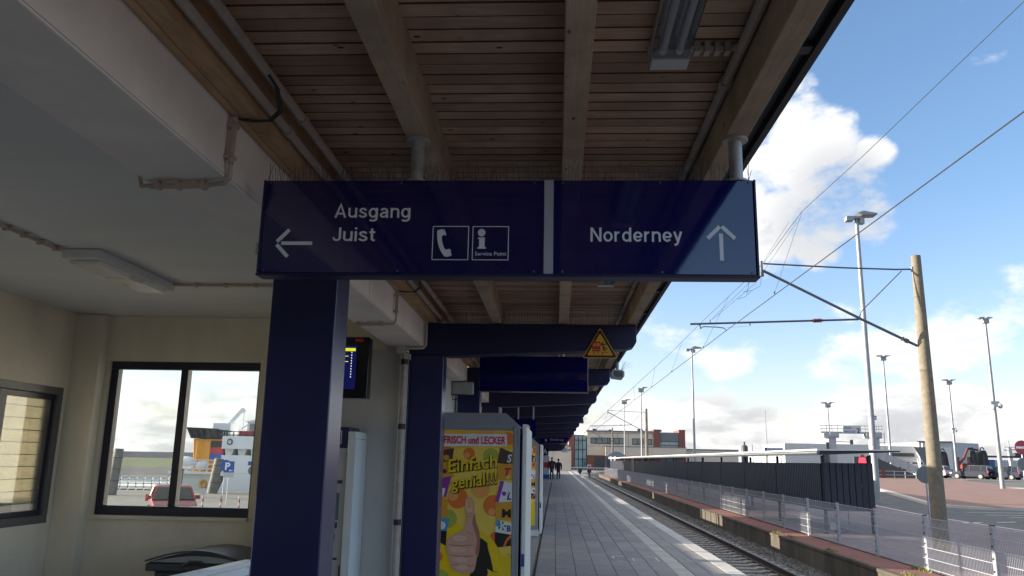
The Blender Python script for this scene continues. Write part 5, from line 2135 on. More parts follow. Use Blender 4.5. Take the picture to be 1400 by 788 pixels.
b = MB()
b.box(58.9, 65.9, 115.4, 115.9, 3.05, 3.32)
part('beam', b, 'far_dark', t)
b = MB()
b.box(62.6, 63.3, 115.2, 115.9, 3.325, 3.75)
b.box(63.4, 63.9, 115.2, 115.9, 3.325, 4.15)
part('winch', b, 'dark_metal', t)
t = thing('loader_crane', 'red folded loader crane with black jib in front of the grey hall', 'crane', (53.6, 112, .26))
b = MB()
b.box(53.2, 53.6, 112, 112.5, .26, 3.0)
part('mast', b, 'crane_red', t)
b = MB()
b.bar((53.5, 112.2, 1.9), (54.4, 112.2, 3.0), .24)
b.bar((54.3, 112.2, 2.9), (54.9, 112.2, 4.1), .20)
part('boom', b, 'crane_red', t)
b = MB()
b.bar((54.85, 112.2, 4.15), (56.2, 112.2, 3.95), .22)
part('jib', b, 'black_metal', t)
b = MB()
b.box(54.2, 55.8, 112.6, 114, 1.5, 2.2)
part('counterweight', b, 'crane_red', t)
b = MB()
b.box(53.9, 56.5, 112.6, 114, .27, 1.49)
part('base', b, 'wall_stained', t)
t = thing('shipping_container', 'blue shipping container between the black ramp towers', 'container', (62, 125, .26))
b = MB()
b.prism([(62.2 + i * .11, 124.9 + (.05 if i % 2 else 0)) for i in range(25)] + [(64.84, 127), (62.2, 127)], 2, .3, 2.75)
part('box', b, 'container_blue', t)
b = MB()
b.box(62.15, 64.9, 124.86, 127.05, 2.752, 2.86)
part('top_rail', b, 'container_blue', t)


# ------------------------------------------------------------------ distant buildings
def windows(t, rects, y, mat_, frame='frame_navy', mull=1):
    for (x0, x1, z0, z1, n) in rects:
        b = MB()
        e = .10
        b.box(x0, x1, y - .06, y - .005, z0, z0 + e)
        b.box(x0, x1, y - .06, y - .005, z1 - e, z1)
        b.box(x0, x0 + e, y - .06, y - .005, z0 + e, z1 - e)
        b.box(x1 - e, x1, y - .06, y - .005, z0 + e, z1 - e)
        for k in range(1, n):
            xx = x0 + (x1 - x0) * k / n
            b.box(xx - e / 2, xx + e / 2, y - .058, y - .005, z0 + e, z1 - e)
        f = part('window', b, frame, t)
        for k in range(n):
            xa, xb = x0 + (x1 - x0) * k / n + e / 2, x0 + (x1 - x0) * (k + 1) / n - e / 2
            b = MB()
            b.box(xa + .02, xb - .02, y - .04, y - .006, z0 + e, z1 - e)
            part('pane', b, mat_, f)


t = thing('station_building', 'two storey cream clad building with brick piers and glass stair at the track end', 'building', (12, 141, 0))
BYF = 141.0
b = MB()
b.box(5.35, 16.7, BYF, BYF + 14, 2.55, 6.55)
part('cream_wall', b, 'cladding_cream', t)
b = MB()
for x in (7.4, 10.6, 12.4, 14.6):
    b.box(x - .03, x + .03, BYF - .02, BYF - .003, 4.15, 6.4)
for z in (4.12, 6.3):
    b.box(5.35, 16.7, BYF - .025, BYF - .003, z - .03, z + .03)
part('panel_joint', b, 'cladding_grey', t)
b = MB()
b.box(5.2, 16.9, BYF - .15, BYF + 14, 6.56, 6.78)
part('roof_edge', b, 'cladding_grey', t)
b = MB()
b.box(8.4, 22, BYF - 1.6, BYF - .03, 2.5, 4.0)
part('canopy_band', b, 'cladding_cream', t)
b = MB()
b.box(8.35, 22, BYF - 1.65, BYF - .03, 4.003, 4.12)
part('canopy_cap', b, 'cladding_grey', t)
b = MB()
b.box(5.4, 8.9, BYF + .1, BYF + 2, 0, 2.54)
b.box(10.4, 22, BYF + .1, BYF + 2, 0, 2.54)
part('brick_wall', b, 'brick_red', t)
b = MB()
b.box(6.6, 8.2, BYF + .04, BYF + .095, 0, 2.3)
part('door', b, 'far_dark', t)
windows(t, [(5.95, 11.8, 4.75 - .25, 5.55, 6), (13.05, 15.0, 4.45, 5.5, 2), (15.25, 16.45, 4.45, 5.45, 1)], BYF, 'window_dark')
for x0, x1 in ((16.72, 17.85), (21.0, 22.05)):
    b = MB()
    b.box(x0, x1, BYF - .4, BYF + 6, 0, 6.95)
    part('brick_pier', b, 'brick_red', t)
    b = MB()
    b.box(x0 - .06, x1 + .06, BYF - .46, BYF + 6, 6.952, 7.08)
    part('pier_cap', b, 'cladding_grey', t)
b = MB()
b.box(17.86, 20.99, BYF - .2, BYF + 6, 5.1, 6.6)
b.box(17.86, 20.99, BYF - .2, BYF + 6, 0, 2.4)
part('grey_wall', b, 'cladding_grey', t)
windows(t, [(17.9, 20.95, 2.42, 5.08, 3)], BYF - .1, 'window_teal', 'frame_grey')
b = MB()
b.box(17.9, 20.95, BYF - .3, BYF - .17, 4.35, 4.5)
part('transom', b, 'frame_grey', t)
b = MB()
b.box(22.06, 31.2, BYF + 1, BYF + 8, 0, 3.75)
part('low_wing', b, 'cladding_cream', t)
b = MB()
b.box(22.06, 31.3, BYF + .9, BYF + 8.1, 3.752, 3.92)
part('wing_roof_edge', b, 'cladding_grey', t)
windows(t, [(3.15, 5.3, 0.2, 5.9, 3)], BYF + .6, 'window_teal', 'frame_navy')
for z in (1.8, 3.4, 5.0):
    b = MB()
    b.box(3.15, 5.3, BYF + .48, BYF + .53, z, z + .12)
    part('glass_transom', b, 'frame_navy', t)
b = MB()
b.box(3.15, 5.34, BYF + .62, BYF + 6, 0, 5.95)
part('stair_block', b, 'cladding_grey', t)
b = MB()
b.box(2.2, 3.14, BYF - .3, BYF + 4, 0, 6.1)
part('brick_pier', b, 'brick_red', t)
b = MB()
for x, h in ((6.4, .35), (6.6, .3), (9.2, .25), (14.2, .4), (17.9, .3)):
    b.box(x, x + .5, BYF + 2, BYF + 2.4, 6.782, 6.782 + h)
part('roof_unit', b, 'far_dark', t)
t = thing('arrival_building', 'low cream building with arched gable at the end of the platform', 'building', (0, 134, 0))
b = MB()
b.box(-4.6, 2.4, 134, 140, -.3, 3.75)
part('cream_wall', b, 'cladding_cream', t)
b = MB()
b.prism([(-.6 + 2.9 * (i / 12), 3.76 + .75 * math.sin(math.pi * i / 12)) for i in range(13)], 1, 134.2, 138)
part('arched_gable', b, 'cladding_cream', t)
b = MB()
b.box(-4.7, 2.45, 133.85, 133.98, 3.2, 3.4)
b.prism([(-.7 + 3.1 * (i / 12), 3.80 + .80 * math.sin(math.pi * i / 12)) for i in range(13)] + [(-.6 + 2.9 * (i / 12), 3.76 + .75 * math.sin(math.pi * i / 12)) for i in range(12, -1, -1)], 1, 133.9, 134.19)
part('cornice', b, 'cladding_grey', t)
b = MB()
b.box(-.75, -.55, 133.8, 133.98, -.3, 3.19)
b.box(2.38, 2.5, 133.8, 133.98, -.3, 3.19)
part('pilaster', b, 'cladding_cream', t)
windows(t, [(-3.5, -1.3, 1.0, 2.9, 2)], 134, 'window_dark')
t = thing('ferry_terminal', 'flat grey terminal building with dark window band behind the gantry', 'building', (55, 172, .26))
b = MB()
b.box(47.3, 66, 172, 190, .2, 5.9)
part('wall', b, 'far_white', t)
b = MB()
for k in range(9):
    b.box(48.2 + k * 1.05, 49.1 + k * 1.05, 171.93, 171.995, 3.9, 4.6)
part('window_band', b, 'window_dark', t)
t = thing('warehouse', 'large pale grey harbour warehouse with taller right hand block', 'building', (75, 172, .26))
b = MB()
b.prism([(66.2, 171), (78.6, 169), (78.6, 195), (66.2, 195)], 2, .2, 5.7)
part('low_wall', b, 'far_white', t)
b = MB()
b.prism([(73.0, 168.5), (78.8, 167.5), (86.4, 172), (86.4, 196), (73.0, 196)], 2, .2, 6.5)
part('tall_wall', b, 'far_grey', t)
b = MB()
b.prism([(72.8, 168.3), (79.0, 167.2), (79.0, 168), (72.8, 169)], 2, 6.502, 6.72)
part('roof_edge', b, 'far_dark', t)
b = MB()
b.box(67, 72.5, 169.8, 169.9, 3.6, 4.3)
for k in range(7):
    b.box(66.5 + k * 1.6, 67.5 + k * 1.6, 168.2, 168.3, 2.2, 2.5)
part('window_band', b, 'far_dark', t)
b = MB()
b.box(68.5, 69.9, 168, 168.1, .4, 2.0)
part('red_door', b, 'crane_red', t)
b = MB()
b.box(60, 140, 240, 262, .2, 3.9)
o = part('storage_hall', b, 'far_grey')
tag(o, 'long low grey storage hall far behind the parked cars', 'building')
t = thing('dock_sign', 'distant small white dock sign with blue lettering above the shelter roof', 'sign', (39.3, 150, .26))
b = MB()
b.box(37.65, 41.0, 150, 150.1, 3.65, 4.55)
part('board', b, 'far_white', t)
text('lettering', t, 'FÄHRBRÜCKE 3', 38.3, 40.8, 3.85, 4.35, 149.998, 'parking_blue', bold=.02)
b = MB()
b.box(37.72, 38.15, 149.99, 149.999, 3.7, 4.5)
part('emblem', b, 'parking_blue', t)
b = MB()
b.tube([(38, 150.15, .26), (38, 150.15, 3.65)], .1, 6)
b.tube([(40.6, 150.15, .26), (40.6, 150.15, 3.65)], .1, 6)
part('post', b, 'mast_grey', t)
t = thing('dolphin_post', 'dark round mooring dolphin with conical cap beyond the shelter roof', 'dolphin', (34.1, 150, .26))
b = MB()
b.tube([(34.1, 150, .2), (34.1, 150, 4.6), (34.1, 150, 4.9)], [.6, .6, .35], 14)
part('pile', b, 'far_dark', t, smooth=True)
b = MB()
b.tube([(34.1, 150, 4.9), (34.1, 150, 5.5)], .16, 8)
part('lantern', b, 'far_dark', t)
t = thing('harbour_crane', 'small far harbour crane mast with white lattice at the right edge', 'crane', (75, 140, .26))
b = MB()
b.bar((75.4, 140, .3), (75.2, 140, 5.0), .5)
b.bar((74.2, 140, 4.6), (76.2, 140, 4.7), .18)
b.bar((74.4, 140, 5.1), (76.0, 140, 5.1), .12)
b.bar((75.2, 140, 4.9), (75.2, 140, 6.2), .12)
b.box(73.6, 75.6, 140, 141, .3, 1.9)
part('mast', b, 'far_grey', t)
t = thing('pavilion_tent', 'small dark blue peaked tent at the far end of the shelter', 'tent', (9.2, 127, 0))
b = MB()
b.add([(7.7, 125.5, 2.35), (10.8, 125.5, 2.35), (10.8, 128.5, 2.35), (7.7, 128.5, 2.35), (8.8, 126.6, 3.05), (9.7, 126.6, 3.05), (9.7, 127.4, 3.05), (8.8, 127.4, 3.05)], [(0, 1, 5, 4), (1, 2, 6, 5), (2, 3, 7, 6), (3, 0, 4, 7), (4, 5, 6, 7), (3, 2, 1, 0)])
part('tent_roof', b, 'tent_blue', t)
b = MB()
for x in (7.75, 10.75):
    for y in (125.55, 128.45):
        b.box(x - .06, x + .06, y - .06, y + .06, -.34, 2.35)
b.box(7.7, 8.3, 125.9, 125.95, -.34, 2.3)
part('tent_pole', b, 'tent_blue', t)
t = thing('platform_end_barrier', 'white crossing fence with rails across the end of the track', 'barrier', (5.4, 127, -1))
b = MB()
for k in range(12):
    x = 2.3 + .5 * k
    b.box(x - .03, x + .03, 127, 127.05, -1.1, .62)
for z in (.55, .15, -.3):
    b.box(2.2, 8.0, 126.98, 127.07, z - .06, z + .06)
b.box(2.1, 2.3, 126.9, 127.1, -1.1, .95)
part('fence_rails', b, 'far_white', t)
for x, lab in ((3.65, 'left dark buffer post with round lamp at the track end'), (5.05, 'right dark buffer post below the small red and white track end sign')):
    t = thing('buffer_stop', lab, 'buffer', (x, 124.6, -1), 'buffers at the end of the track')
    b = MB()
    b.box(x - .12, x + .12, 124.6, 125.2, -1.0, -.2)
    part('post', b, 'far_dark', t)
    b = MB()
    b.tube([(x, 124.5, .08), (x, 125.2, .08)], .32, 14)
    part('buffer_plate', b, 'black_metal', t)
t = thing('track_end_sign', 'small red and white track end sign above the right buffer', 'sign', (5.05, 124.9, .5))
b = MB()
b.box(4.75, 5.35, 124.9, 124.95, .5, 1.05)
part('plate', b, 'far_white', t)
b = MB()
b.box(4.85, 5.25, 124.885, 124.898, .62, .90)
part('red_field', b, 'signal_red', t)
b = MB()
b.box(5.02, 5.08, 124.96, 125.0, -.2, .5)
part('post', b, 'far_white', t)
t = thing('info_column', 'red and white information column at left of the two walkers', 'column', (-.85, 74, 0))
for z0, z1, m in ((0, .35, 'parking_blue'), (.352, .95, 'far_white'), (.952, 1.42, 'red_print'), (1.422, 2.0, 'far_white')):
    b = MB()
    b.box(-1.15, -.60, 74, 74.4, z0, z1)
    part('panel', b, m, t, bevel=.01)
t = thing('platform_clock', 'small white hanging lamp box with dark hands at the far platform end', 'clock', (.9, 84, 2.7))
b = MB()
b.box(.62, 1.18, 84, 84.25, 2.42, 2.93)
part('clock_box', b, 'far_white', t)
b = MB()
b.box(.88, .92, 83.985, 83.998, 2.68, 2.86)
b.box(.90, 1.05, 83.985, 83.998, 2.64, 2.68)
part('clock_hand', b, 'black_metal', t)
t = thing('letter_sign', 'tiny hanging sign with white letter A above the two walkers', 'sign', (-.95, 72, 2.2))
b = MB()
b.box(-1.25, -.65, 72, 72.1, 2.05, 2.75)
part('sign_face', b, 'sign_blue', t)
text('lettering', t, 'A', -1.15, -.75, 2.15, 2.62, 71.998, 'text_white', bold=.03)
b = MB()
b.tube([(-.95, 72.05, 2.75), (-.95, 72.05, 2.91)], .02, 6)
part('hanger_pipe', b, 'steel_pipe', t)


# ------------------------------------------------------------------ PEOPLE
def skin_mesh(name, nodes, edges, m, sub=1):
    me = bpy.data.meshes.new(name)
    me.from_pydata([n[:3] for n in nodes], edges, [])
    o = bpy.data.objects.new(name, me)
    COL.objects.link(o)
    sk = o.modifiers.new('skin', 'SKIN')
    for i, n in enumerate(nodes):
        me.skin_vertices[0].data[i].radius = (n[3], n[4] if len(n) > 4 else n[3])
    me.skin_vertices[0].data[0].use_root = True
    sb_ = o.modifiers.new('sub', 'SUBSURF')
    sb_.levels = sb_.render_levels = sub
    sk.use_smooth_shade = True
    dg = bpy.context.evaluated_depsgraph_get()
    out = bpy.data.meshes.new_from_object(o.evaluated_get(dg))
    bpy.data.objects.remove(o)
    out.materials.clear()
    out.materials.append(M[m])
    return out


def person(x, y, h, label, coat, legs, hair, coat_len, phase, wide):
    t = thing('person', label, 'person', (x, y, 0))
    OFF[t] = (0, 0, 0)
    k = h / 1.78
    s1, s2 = (.16, -.18) if phase > 0 else (-.16, .18)
    nodes = [(0, 0, .95, .14 * wide, .11), (0, 0, 1.18, .15 * wide, .11), (0, .0, 1.40, .16 * wide, .11), (0, .01, 1.50, .065, .06), (0, .02, 1.58, .055, .06), (0, .02, 1.68, .082, .10), (0, .02, 1.745, .06, .07),
             (-.10, s1 * .45, .52, .075), (-.10, s1 * 1.25 - .02, .10, .05), (-.10, s1 * 1.25 + .12, .045, .04, .05), (.10, s2 * .45 + .05, .52, .075), (.10, s2 * 1.35, .13, .05), (.10, s2 * 1.35 + .10, .06, .04, .05),
             (-.22 * wide, 0, 1.40, .065), (-.27 * wide, s2 * .5, 1.12, .052), (-.26 * wide, s2 * .8 + .06, .88, .042), (-.255 * wide, s2 * .9 + .08, .80, .038), (.22 * wide, 0, 1.40, .065), (.27 * wide, s1 * .5, 1.12, .052), (.26 * wide, s1 * .8 + .06, .88, .042), (.255 * wide, s1 * .9 + .08, .80, .038)]
    edges = [(0, 1), (1, 2), (2, 3), (3, 4), (4, 5), (5, 6), (0, 7), (7, 8), (8, 9), (0, 10), (10, 11), (11, 12), (2, 13), (13, 14), (14, 15), (15, 16), (2, 17), (17, 18), (18, 19), (19, 20)]
    nodes = [tuple(a * k for a in n) for n in nodes]
    body = skin_mesh('body', nodes, edges, legs, 2)
    for mm in ('skin', coat, 'black_metal'):
        body.materials.append(M[mm])
    for p in body.polygons:
        c = p.center
        if c.z > 1.53 * k:
            p.material_index = 1
        elif c.z < .10 * k:
            p.material_index = 3
        elif abs(c.x) > .2 * wide * k and c.z < .86 * k:
            p.material_index = 1
        elif c.z > .9 * k:
            p.material_index = 2
    bo = part('body', body, None, t)
    ct = skin_mesh('coat', [tuple(a * k for a in n) for n in [(0, 0, coat_len, .21 * wide, .17), (0, 0, 1.10, .205 * wide, .15), (0, 0, 1.36, .215 * wide, .145), (0, .01, 1.49, .10, .09), (-.24 * wide, .0, 1.38, .085), (-.29 * wide, s2 * .5, 1.12, .07), (-.28 * wide, s2 * .8 + .06, .90, .058), (.24 * wide, 0, 1.38, .085), (.29 * wide, s1 * .5, 1.12, .07), (.28 * wide, s1 * .8 + .06, .90, .058)]],
                   [(0, 1), (1, 2), (2, 3), (2, 4), (4, 5), (5, 6), (2, 7), (7, 8), (8, 9)], coat, 2)
    part('coat', ct, None, t)
    b = MB()
    b.ball((0, -.005 * k, 1.70 * k), .098 * k, .112 * k, .105 * k, 14, 8)
    part('hair', b, hair, t, smooth=True)
    b = MB()
    for sx in (-1, 1):
        b.ball((sx * .095 * k, .03 * k, 1.675 * k), .014 * k, .02 * k, .03 * k, 6, 4)
        b.ball((sx * .03 * k, .118 * k, 1.69 * k), .010 * k, .006 * k, .006 * k, 6, 4)
    b.ball((0, .125 * k, 1.665 * k), .012 * k, .02 * k, .02 * k, 6, 4)
    b.ball((0, .112 * k, 1.625 * k), .022 * k, .008 * k, .006 * k, 6, 4)
    part('face_features', b, 'skin', t)
    for o in (bo,):
        pass
    for ch in t.children:
        if not ch.data.name.startswith('hair') and not ch.data.name.startswith('face'):
            pass
    return t


p1 = person(-.35, 70.5, 1.86, 'taller walker in brown coat and dark trousers walking away on the platform', 'coat_brown', 'jeans', 'hair_grey', .72, 1, 1.12)
p2 = person(.22, 71.0, 1.74, 'shorter walker in long black coat and jeans walking away on the platform', 'coat_black', 'jeans', 'hair_dark', .62, -1, .95)
for p in (p1, p2):
    for ch in p.children:
        if ch.name.startswith(('hair', 'face')):
            pass


# ------------------------------------------------------------------ CARS
def make_car(paint, label, hatch=1.0, L_=4.5, H=1.62, W=1.82):
    """nose towards +x, base centre at origin"""
    t = thing('parked_car', label, 'car', (0, 0, 0))
    a = L_ / 2
    low = [(-a, .38), (-a + .02, .75), (-a + .08, .98), (-a + .5, 1.0), (.55, .98), (a - .35, .84), (a - .06, .70), (a, .45), (a - .1, .28), (a * .78, .26), (-a * .8, .28)]
    b = MB()

    def loft(prof, ws):
        vs, fs = [], []
        n = len(prof)
        for sy in ws:
            vs += [(px, sy * W / 2 * (1 if pz > .5 else .95) * (.93 if abs(px) > a * .93 else 1), pz) for px, pz in prof]
        m_ = len(ws)
        for j in range(m_ - 1):
            for i in range(n):
                i2 = (i + 1) % n
                fs.append((j * n + i, j * n + i2, (j + 1) * n + i2, (j + 1) * n + i))
        fs.append(tuple(range(n - 1, -1, -1)))
        fs.append(tuple((m_ - 1) * n + i for i in range(n)))
        b.add(vs, fs)
    loft(low, (1, .6, -.6, -1))
    body = part('body', b, paint, t, bevel=.05, smooth=True)
    b = MB()
    g0 = [(-a + .12, .99), (.85, .97), (.15, H - .06), (-.1, H - .02), (-a * .55, H - .02), (-a + .30 * hatch, H - .10)]
    vs = []
    for px, pz in g0:
        w_ = W / 2 * (.93 if pz < 1.1 else .76)
        vs += [(px, w_, pz), (px, -w_, pz)]
    n = len(g0)
    fs = [(2 * i, 2 * ((i + 1) % n), 2 * ((i + 1) % n) + 1, 2 * i + 1) for i in range(n)]
    fs += [tuple(2 * i for i in range(n - 1, -1, -1)), tuple(2 * i + 1 for i in range(n))]
    b.add(vs, fs)
    part('windows', b, 'car_glass', t)
    b = MB()
    b.prism([(.20, H - .09), (.02, H - .005), (-.3, H + .02), (-a * .6, H + .01), (-a + .22 * hatch, H - .08), (-a + .32 * hatch, H - .12)], 1, -W * .385, W * .385)
    part('roof', b, paint, t, bevel=.03, smooth=True)
    b = MB()
    for sy in (-1, 1):
        for (x0, z0, x1, z1) in ((.86, .97, .18, H - .05), (-.12, .99, -.18, H - .03), (-a + .85, .99, -a + .80, H - .05), (-a + .12, .98, -a + .30 * hatch, H - .09)):
            b.bar((x0, sy * W * .47, z0), (x1, sy * W * .388, z1), .07, .05)
    part('pillar', b, paint, t)
    for sx in (-1, 1):
        for sy in (-1, 1):
            cx = sx * a * .60
            b = MB()
            b.tube([(cx, sy * (W / 2 - .22), .33), (cx, sy * (W / 2 + .012), .33)], .335, 20)
            wh = part('wheel', b, 'tyre', t, smooth=True)
            b = MB()
            b.tube([(cx, sy * (W / 2 + .005), .33), (cx, sy * (W / 2 + .025), .33)], .225, 16)
            part('rim', b, 'rim', wh)
    for sy in (-1, 1):
        b = MB()
        b.box(-a - .012, -a + .10, sy * W * .47 - .13, sy * W * .47 + .02 * sy, .78, 1.05)
        part('tail_light', b, 'lamp_red', t)
        b = MB()
        b.box(a - .30, a - .06, sy * W * .42 - .15, sy * W * .42 + .12, .62, .76)
        part('headlight', b, 'lamp_clear', t)
        b = MB()
        b.box(.55, .70, sy * W * .5 - .02, sy * (W * .5 + .16), .98, 1.12)
        part('mirror', b, paint, t)
    b = MB()
    b.box(-a - .02, -a - .001, -.26, .26, .55, .66)
    part('number_plate', b, 'far_white', t)
    b = MB()
    b.box(-a - .03, -a + .1, -W * .42, W * .42, .34, .50)
    b.box(a - .1, a + .03, -W * .42, W * .42, .30, .46)
    part('bumper', b, 'dark_metal', t, bevel=.02)
    return t


def put(c, x, y, deg, z=None):
    c.location = (x, y, gz(y) + .015 if z is None else z)
    c.rotation_euler.z = R(deg)


GRP = 'cars parked by the ferry'
put(make_car('car_navy', 'dark navy car leftmost in the parked row', .7, 4.7, 1.68), 51.6, 105, 128)
put(make_car('car_blue', 'dark blue car second in the row with red tail light', .7, 4.6, 1.66), 54.2, 103, 128)
put(make_car('car_black', 'black car mostly hidden behind the right hand light mast', .7, 4.6, 1.62), 57.4, 105, 128)
put(make_car('car_silver', 'grey silver car rightmost beside the no entry sign', 1.0, 4.6, 1.70), 58.6, 101, 132)
put(make_car('car_white', 'pale car half hidden by the light mast right of the concrete pole', 1.0, 4.3, 1.55), 48.6, 109, 128)
put(make_car('car_red', 'red hatchback parked outside the hall window', 1.0, 3.9, 1.47, 1.62), -15.35, 32.4, -60, -1.11)


# ------------------------------------------------------------------ LEFT: quay, ferry, piles, dike
def wedge(name, prof, x0, x1, m):
    b = MB()
    b.prism(prof, 0, x0, x1)
    return struct(name, b, m)


wedge('dike', [(152, -3.2), (165, -1.25), (166, -1.25), (190, -3.2)], -600, -25, 'dike_stone')
wedge('dike_grass', [(165.2, -1.27), (195, .25), (205, .25), (230, -3)], -640, -25, 'dike_grass')
wedge('far_shore', [(430, -3), (440, 1.9), (470, 2.0), (520, -3)], -900, -25, 'dike_far')

fy = thing('ferry', 'white car ferry with orange funnel and blue red stripes moored at the quay', 'ferry', (-26, 66, -3))
FY0, FY1 = 61.2, 72
b = MB()
b.prism([(-52, -3.2), (-52, -1.2), (-29.6, -1.5), (-25.6, -1.35), (-25.0, .2), (-8, .2), (-8, -3.2)], 1, FY0, FY1)
part('hull', b, 'ship_white', fy)
b = MB()
b.prism([(-52, -1.16), (-30, -1.22), (-26.2, -1.36), (-27, -1.62), (-52, -1.52)], 1, FY0 - .25, FY0 - .01)
part('rubbing_strake', b, 'rust_red', fy)
b = MB()
b.box(-50, -29.4, FY0 + 2, FY1 - 1, -1.18, -.95)
part('aft_deck', b, 'ship_cream', fy)
b = MB()
for k in range(34):
    x = -50 + k * .62
    b.box(x - .04, x + .04, FY0 + .1, FY0 + .2, -1.2, -.12)
for z in (-.14, -.42, -.68, -.95):
    b.box(-50, -29.4, FY0 + .1, FY0 + .2, z - .04, z + .04)
part('deck_railing', b, 'ship_white', fy)
b = MB()
b.box(-29.35, -25.95, FY0 + .2, FY1 - 1, -1.3, .2)
part('deck_house', b, 'ship_cream', fy)
b = MB()
for k in range(7):
    x = -29.3 + k * .55
    b.box(x - .03, x + .03, FY0 + .05, FY0 + .12, .2, 1.15)
for z in (.5, .85, 1.15):
    b.box(-29.35, -25.95, FY0 + .05, FY0 + .12, z - .03, z + .03)
b.box(-29.5, -25.9, FY0 - .1, FY0 + .19, .1, .28)
part('gallery_railing', b, 'ship_white', fy)
b = MB()
b.prism([(-27.9, .25), (-25.62, .25), (-25.62, 2.75), (-28.1, 2.75)], 1, FY0 + .6, FY0 + 4.5)
part('funnel', b, 'ship_orange', fy, bevel=.05)
b = MB()
b.box(-27.75, -26.65, FY0 + .52, FY0 + .59, 1.0, 2.55)
part('funnel_panel', b, 'ship_orange', fy, bevel=.03)
for z0, z1, m in ((2.12, 2.62, 'ship_black'), (1.66, 2.10, 'ship_red'), (1.15, 1.64, 'ship_blue')):
    b = MB()
    b.box(-26.62, -25.62, FY0 + .50, FY0 + .585, z0, z1)
    b.box(-25.619, -25.58, FY0 + .59, FY0 + 4.4, z0, z1)
    part('stripe', b, m, fy)
b = MB()
b.prism([(-28.25, 2.78), (-25.9, 2.78), (-26.5, 3.55), (-28.7, 3.62)], 1, FY0 + .5, FY0 + 4.6)
fc = part('funnel_cap', b, 'ship_black', fy)
b = MB()
for k in range(5):
    b.bar((-28.1 + k * .48, FY0 + .46, 2.82), (-28.5 + k * .48, FY0 + .46, 3.55), .10)
part('cap_rib', b, 'dark_metal', fc)
b = MB()
for k in range(5):
    b.tube([(-26.4 + k * .2, FY0 + 1, 2.78), (-26.45 + k * .2, FY0 + 1, 3.45)], .07, 6)
b.tube([(-26.5, FY0 + .8, 3.45), (-25.2, FY0 + .8, 3.35)], .06, 6)
part('exhaust_pipe', b, 'ship_black', fy)
b = MB()
b.ball((-28.35, FY0 + .35, .95), .85, .4, .45, 12, 8)
b.ball((-27.1, FY0 + .35, .75), .55, .35, .35, 12, 8)
part('life_raft', b, 'ship_white', fy, smooth=True)
b = MB()
b.box(-25.5, -8, FY0, FY1, .21, 1.55)
part('superstructure', b, 'ship_white', fy)
for k in range(9):
    b = MB()
    x = -25.0 + k * 1.0
    b.prism([(x - .22, 1.552), (x + .22, 1.552), (x + .36, 2.02), (x - .32, 2.02)], 1, FY0 + .1, FY1 - 1)
    part('deck_support', b, 'ship_cream', fy)
b = MB()
b.box(-25.5, -8, FY0 - .1, FY1, 2.022, 2.98)
part('upper_deck', b, 'ship_white', fy)
b = MB()
b.tube([(-24.9 + .2 * math.cos(a * .5236), FY0 - .13, 2.55 + .2 * math.sin(a * .5236)) for a in range(13)], .045, 6, caps=False)
part('porthole', b, 'dark_metal', fy)
b = MB()
for k in range(10):
    x = -25.7 + k * .5
    b.box(x - .03, x + .03, FY0, FY0 + .06, 2.98, 3.35)
b.box(-25.7, -18, FY0, FY0 + .06, 3.02, 3.10)
b.box(-25.7, -18, FY0, FY0 + .06, 3.30, 3.35)
part('bridge_railing', b, 'dark_metal', fy)
b = MB()
b.box(-24.05, -16, FY0 + 1, FY1 - 2, 2.985, 4.1)
b.prism([(-24.3, 4.1), (-15, 4.1), (-15, 4.42), (-23.2, 4.35)], 1, FY0 + .8, FY1 - 1.5)
br_ = part('bridge', b, 'ship_white', fy)
b = MB()
for k in range(4):
    b.box(-23.85 + k * .75, -23.25 + k * .75, FY0 + .93, FY0 + .995, 3.3, 3.95)
part('bridge_window', b, 'window_dark', br_)
b = MB()
b.box(-24.5, -23.3, FY0 + .3, FY0 + .8, 3.0, 3.4)
part('rescue_boat', b, 'ship_red', fy, bevel=.1)
b = MB()
b.box(-27.0, -25.6, FY0 + 1.5, FY0 + 3, 3.0, 4.0)
b.bar((-26.1, FY0 + 2, 3.7), (-24.85, FY0 + 2, 5.15), .28)
b.bar((-24.95, FY0 + 2, 5.15), (-24.75, FY0 + 2, 4.9), .22)
b.tube([(-24.78, FY0 + 2, 4.9), (-24.8, FY0 + 2, 3.3)], .03, 5)
part('deck_crane', b, 'ship_white', fy)
b = MB()
b.tube([(-24.9, FY0 + 2, 3.6), (-21, FY0 + 2, 6.2)], .025, 5)
part('stay_wire', b, 'wire', fy)
b = MB()
b.tube([(-26.75 + .24 * math.cos(a * .5236), FY0 + .12, -.62 + .25 * math.sin(a * .5236)) for a in range(13)], .09, 8, caps=False)
part('lifebuoy', b, 'ship_orange', fy, smooth=True)
b = MB()
b.box(-26.4, -25.9, FY0 + .05, FY0 + .19, -1.2, -.4)
b.box(-28.7, -27.6, FY0 + .1, FY0 + .19, -.12, -.08)
part('hatch', b, 'ship_white', fy)

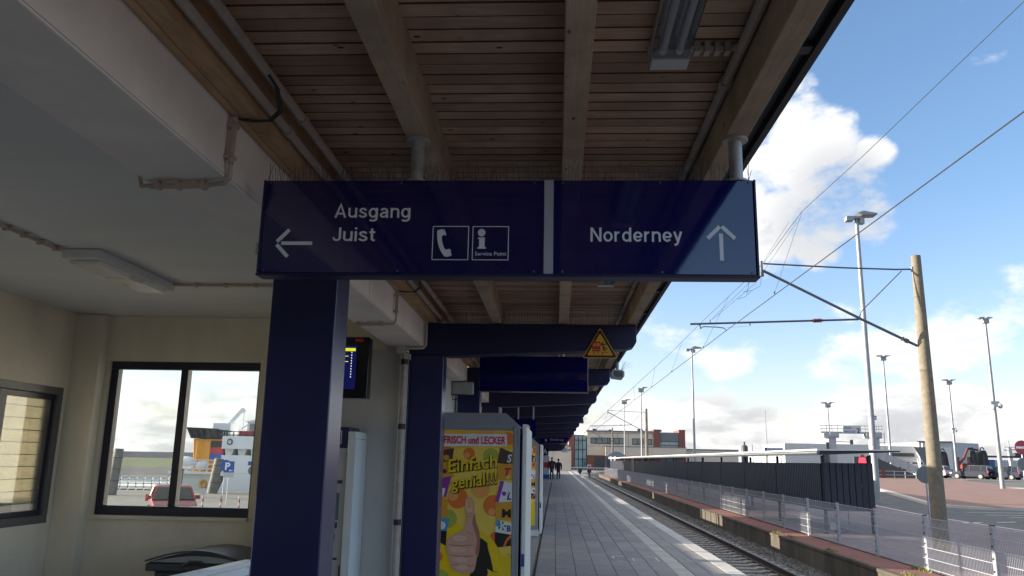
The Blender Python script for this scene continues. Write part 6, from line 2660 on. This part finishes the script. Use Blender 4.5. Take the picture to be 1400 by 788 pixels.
for (x, yv, zb, zt, r, lean, lab) in ((-28.85, 52.4, -1.12, 1.85, .33, .10, 'weathered timber pile at the left edge of the hall window'), (-24.15, 57.3, -1.12, 1.30, .36, .16, 'tall thick timber pile in front of the orange funnel'),
                                      (-20.9, 57.0, -1.12, .85, .36, .28, 'short leaning timber pile at the right edge of the hall window'), (-27.4, 58.5, -1.12, .55, .28, .06, 'timber pile beside the mullion of the hall window')):
    t = thing('mooring_pile', lab, 'pile', (x, yv, zb), 'timber mooring piles on the quay')
    b = MB()
    b.tube([(x - lean, yv, zb), (x, yv, (zb + zt) / 2), (x + lean, yv, zt)], [r, r * .95, r * .88], 12)
    part('pile', b, 'pile_wood', t, smooth=True)
    b = MB()
    for q in range(3):
        zz = zb + (zt - zb) * (.3 + .25 * q)
        b.tube([(x - lean + 2 * lean * (.3 + .25 * q), yv, zz), (x - lean + 2 * lean * (.3 + .25 * q) + .002, yv, zz + .05)], r * 1.02, 12)
    part('iron_band', b, 'dark_metal', t)


def board_sign(x, yv, z0, w_, h_, label, face):
    t = thing('parking_sign', label, 'sign', (x, yv, -1.12), 'blue signs on the quay')
    b = MB()
    b.tube([(x, yv + .05, -1.12), (x, yv + .05, z0 + h_ + .05)], .035, 8)
    part('post', b, 'galvanised', t)
    b = MB()
    b.box(x - w_ / 2, x + w_ / 2, yv - .02, yv, z0, z0 + h_)
    pb = part('plate', b, face, t)
    return t, pb


t, pb = board_sign(-18.25, 45, .62, .60, .62, 'blue parking sign with white P and small white plate below', 'parking_blue')
text('lettering', pb, 'P', -18.47, -18.18, .76, 1.17, 44.978, 'text_white', bold=.03)
strokes('arrow', [(-18.22, .74, -18.02, .74), (-18.22, .74, -18.14, .79), (-18.22, .74, -18.14, .69)], .03, 'text_white', pb, y=44.978)
b = MB()
b.box(-18.52, -17.95, 44.98, 45.0, .36, .60)
part('extra_plate', b, 'far_white', t)
t, pb = board_sign(-18.75, 45.6, .70, .42, .60, 'half hidden blue sign left of the parking sign', 'parking_blue')
b = MB()
b.box(-18.95, -18.6, 45.58, 45.6, .42, .62)
part('extra_plate', b, 'off_white', t)
t, pb = board_sign(-17.45, 46.5, 1.02, .62, .22, 'small blue plate above a dark round sign right of the parking sign', 'parking_blue')
b = MB()
b.prism([(-17.45 + a, .72 + c) for a, c in disc(0, 0, .27, 20)], 1, 46.46, 46.48)
part('round_plate', b, 'sign_back', t)
for i, (x, lab) in enumerate(((-18.05, 'red and white bollard carrying a white box on the quay'), (-17.1, 'second red and white bollard from the left on the quay'), (-16.15, 'third red and white bollard behind the parking sign post'), (-15.2, 'rightmost red and white bollard on the quay'))):
    yv = 41.5
    t = thing('bollard', lab, 'bollard', (x, yv, -1.12), 'red and white bollards on the quay')
    for q, m in enumerate(('signal_red', 'far_white', 'signal_red', 'far_white')):
        b = MB()
        b.tube([(x, yv, -1.12 + q * .17), (x, yv, -1.12 + q * .17 + .169)], .05, 8)
        part('band', b, m, t)
    if i == 0:
        b = MB()
        b.box(x - .13, x + .13, yv - .1, yv + .1, -.44, -.14)
        part('box', b, 'far_white', t)
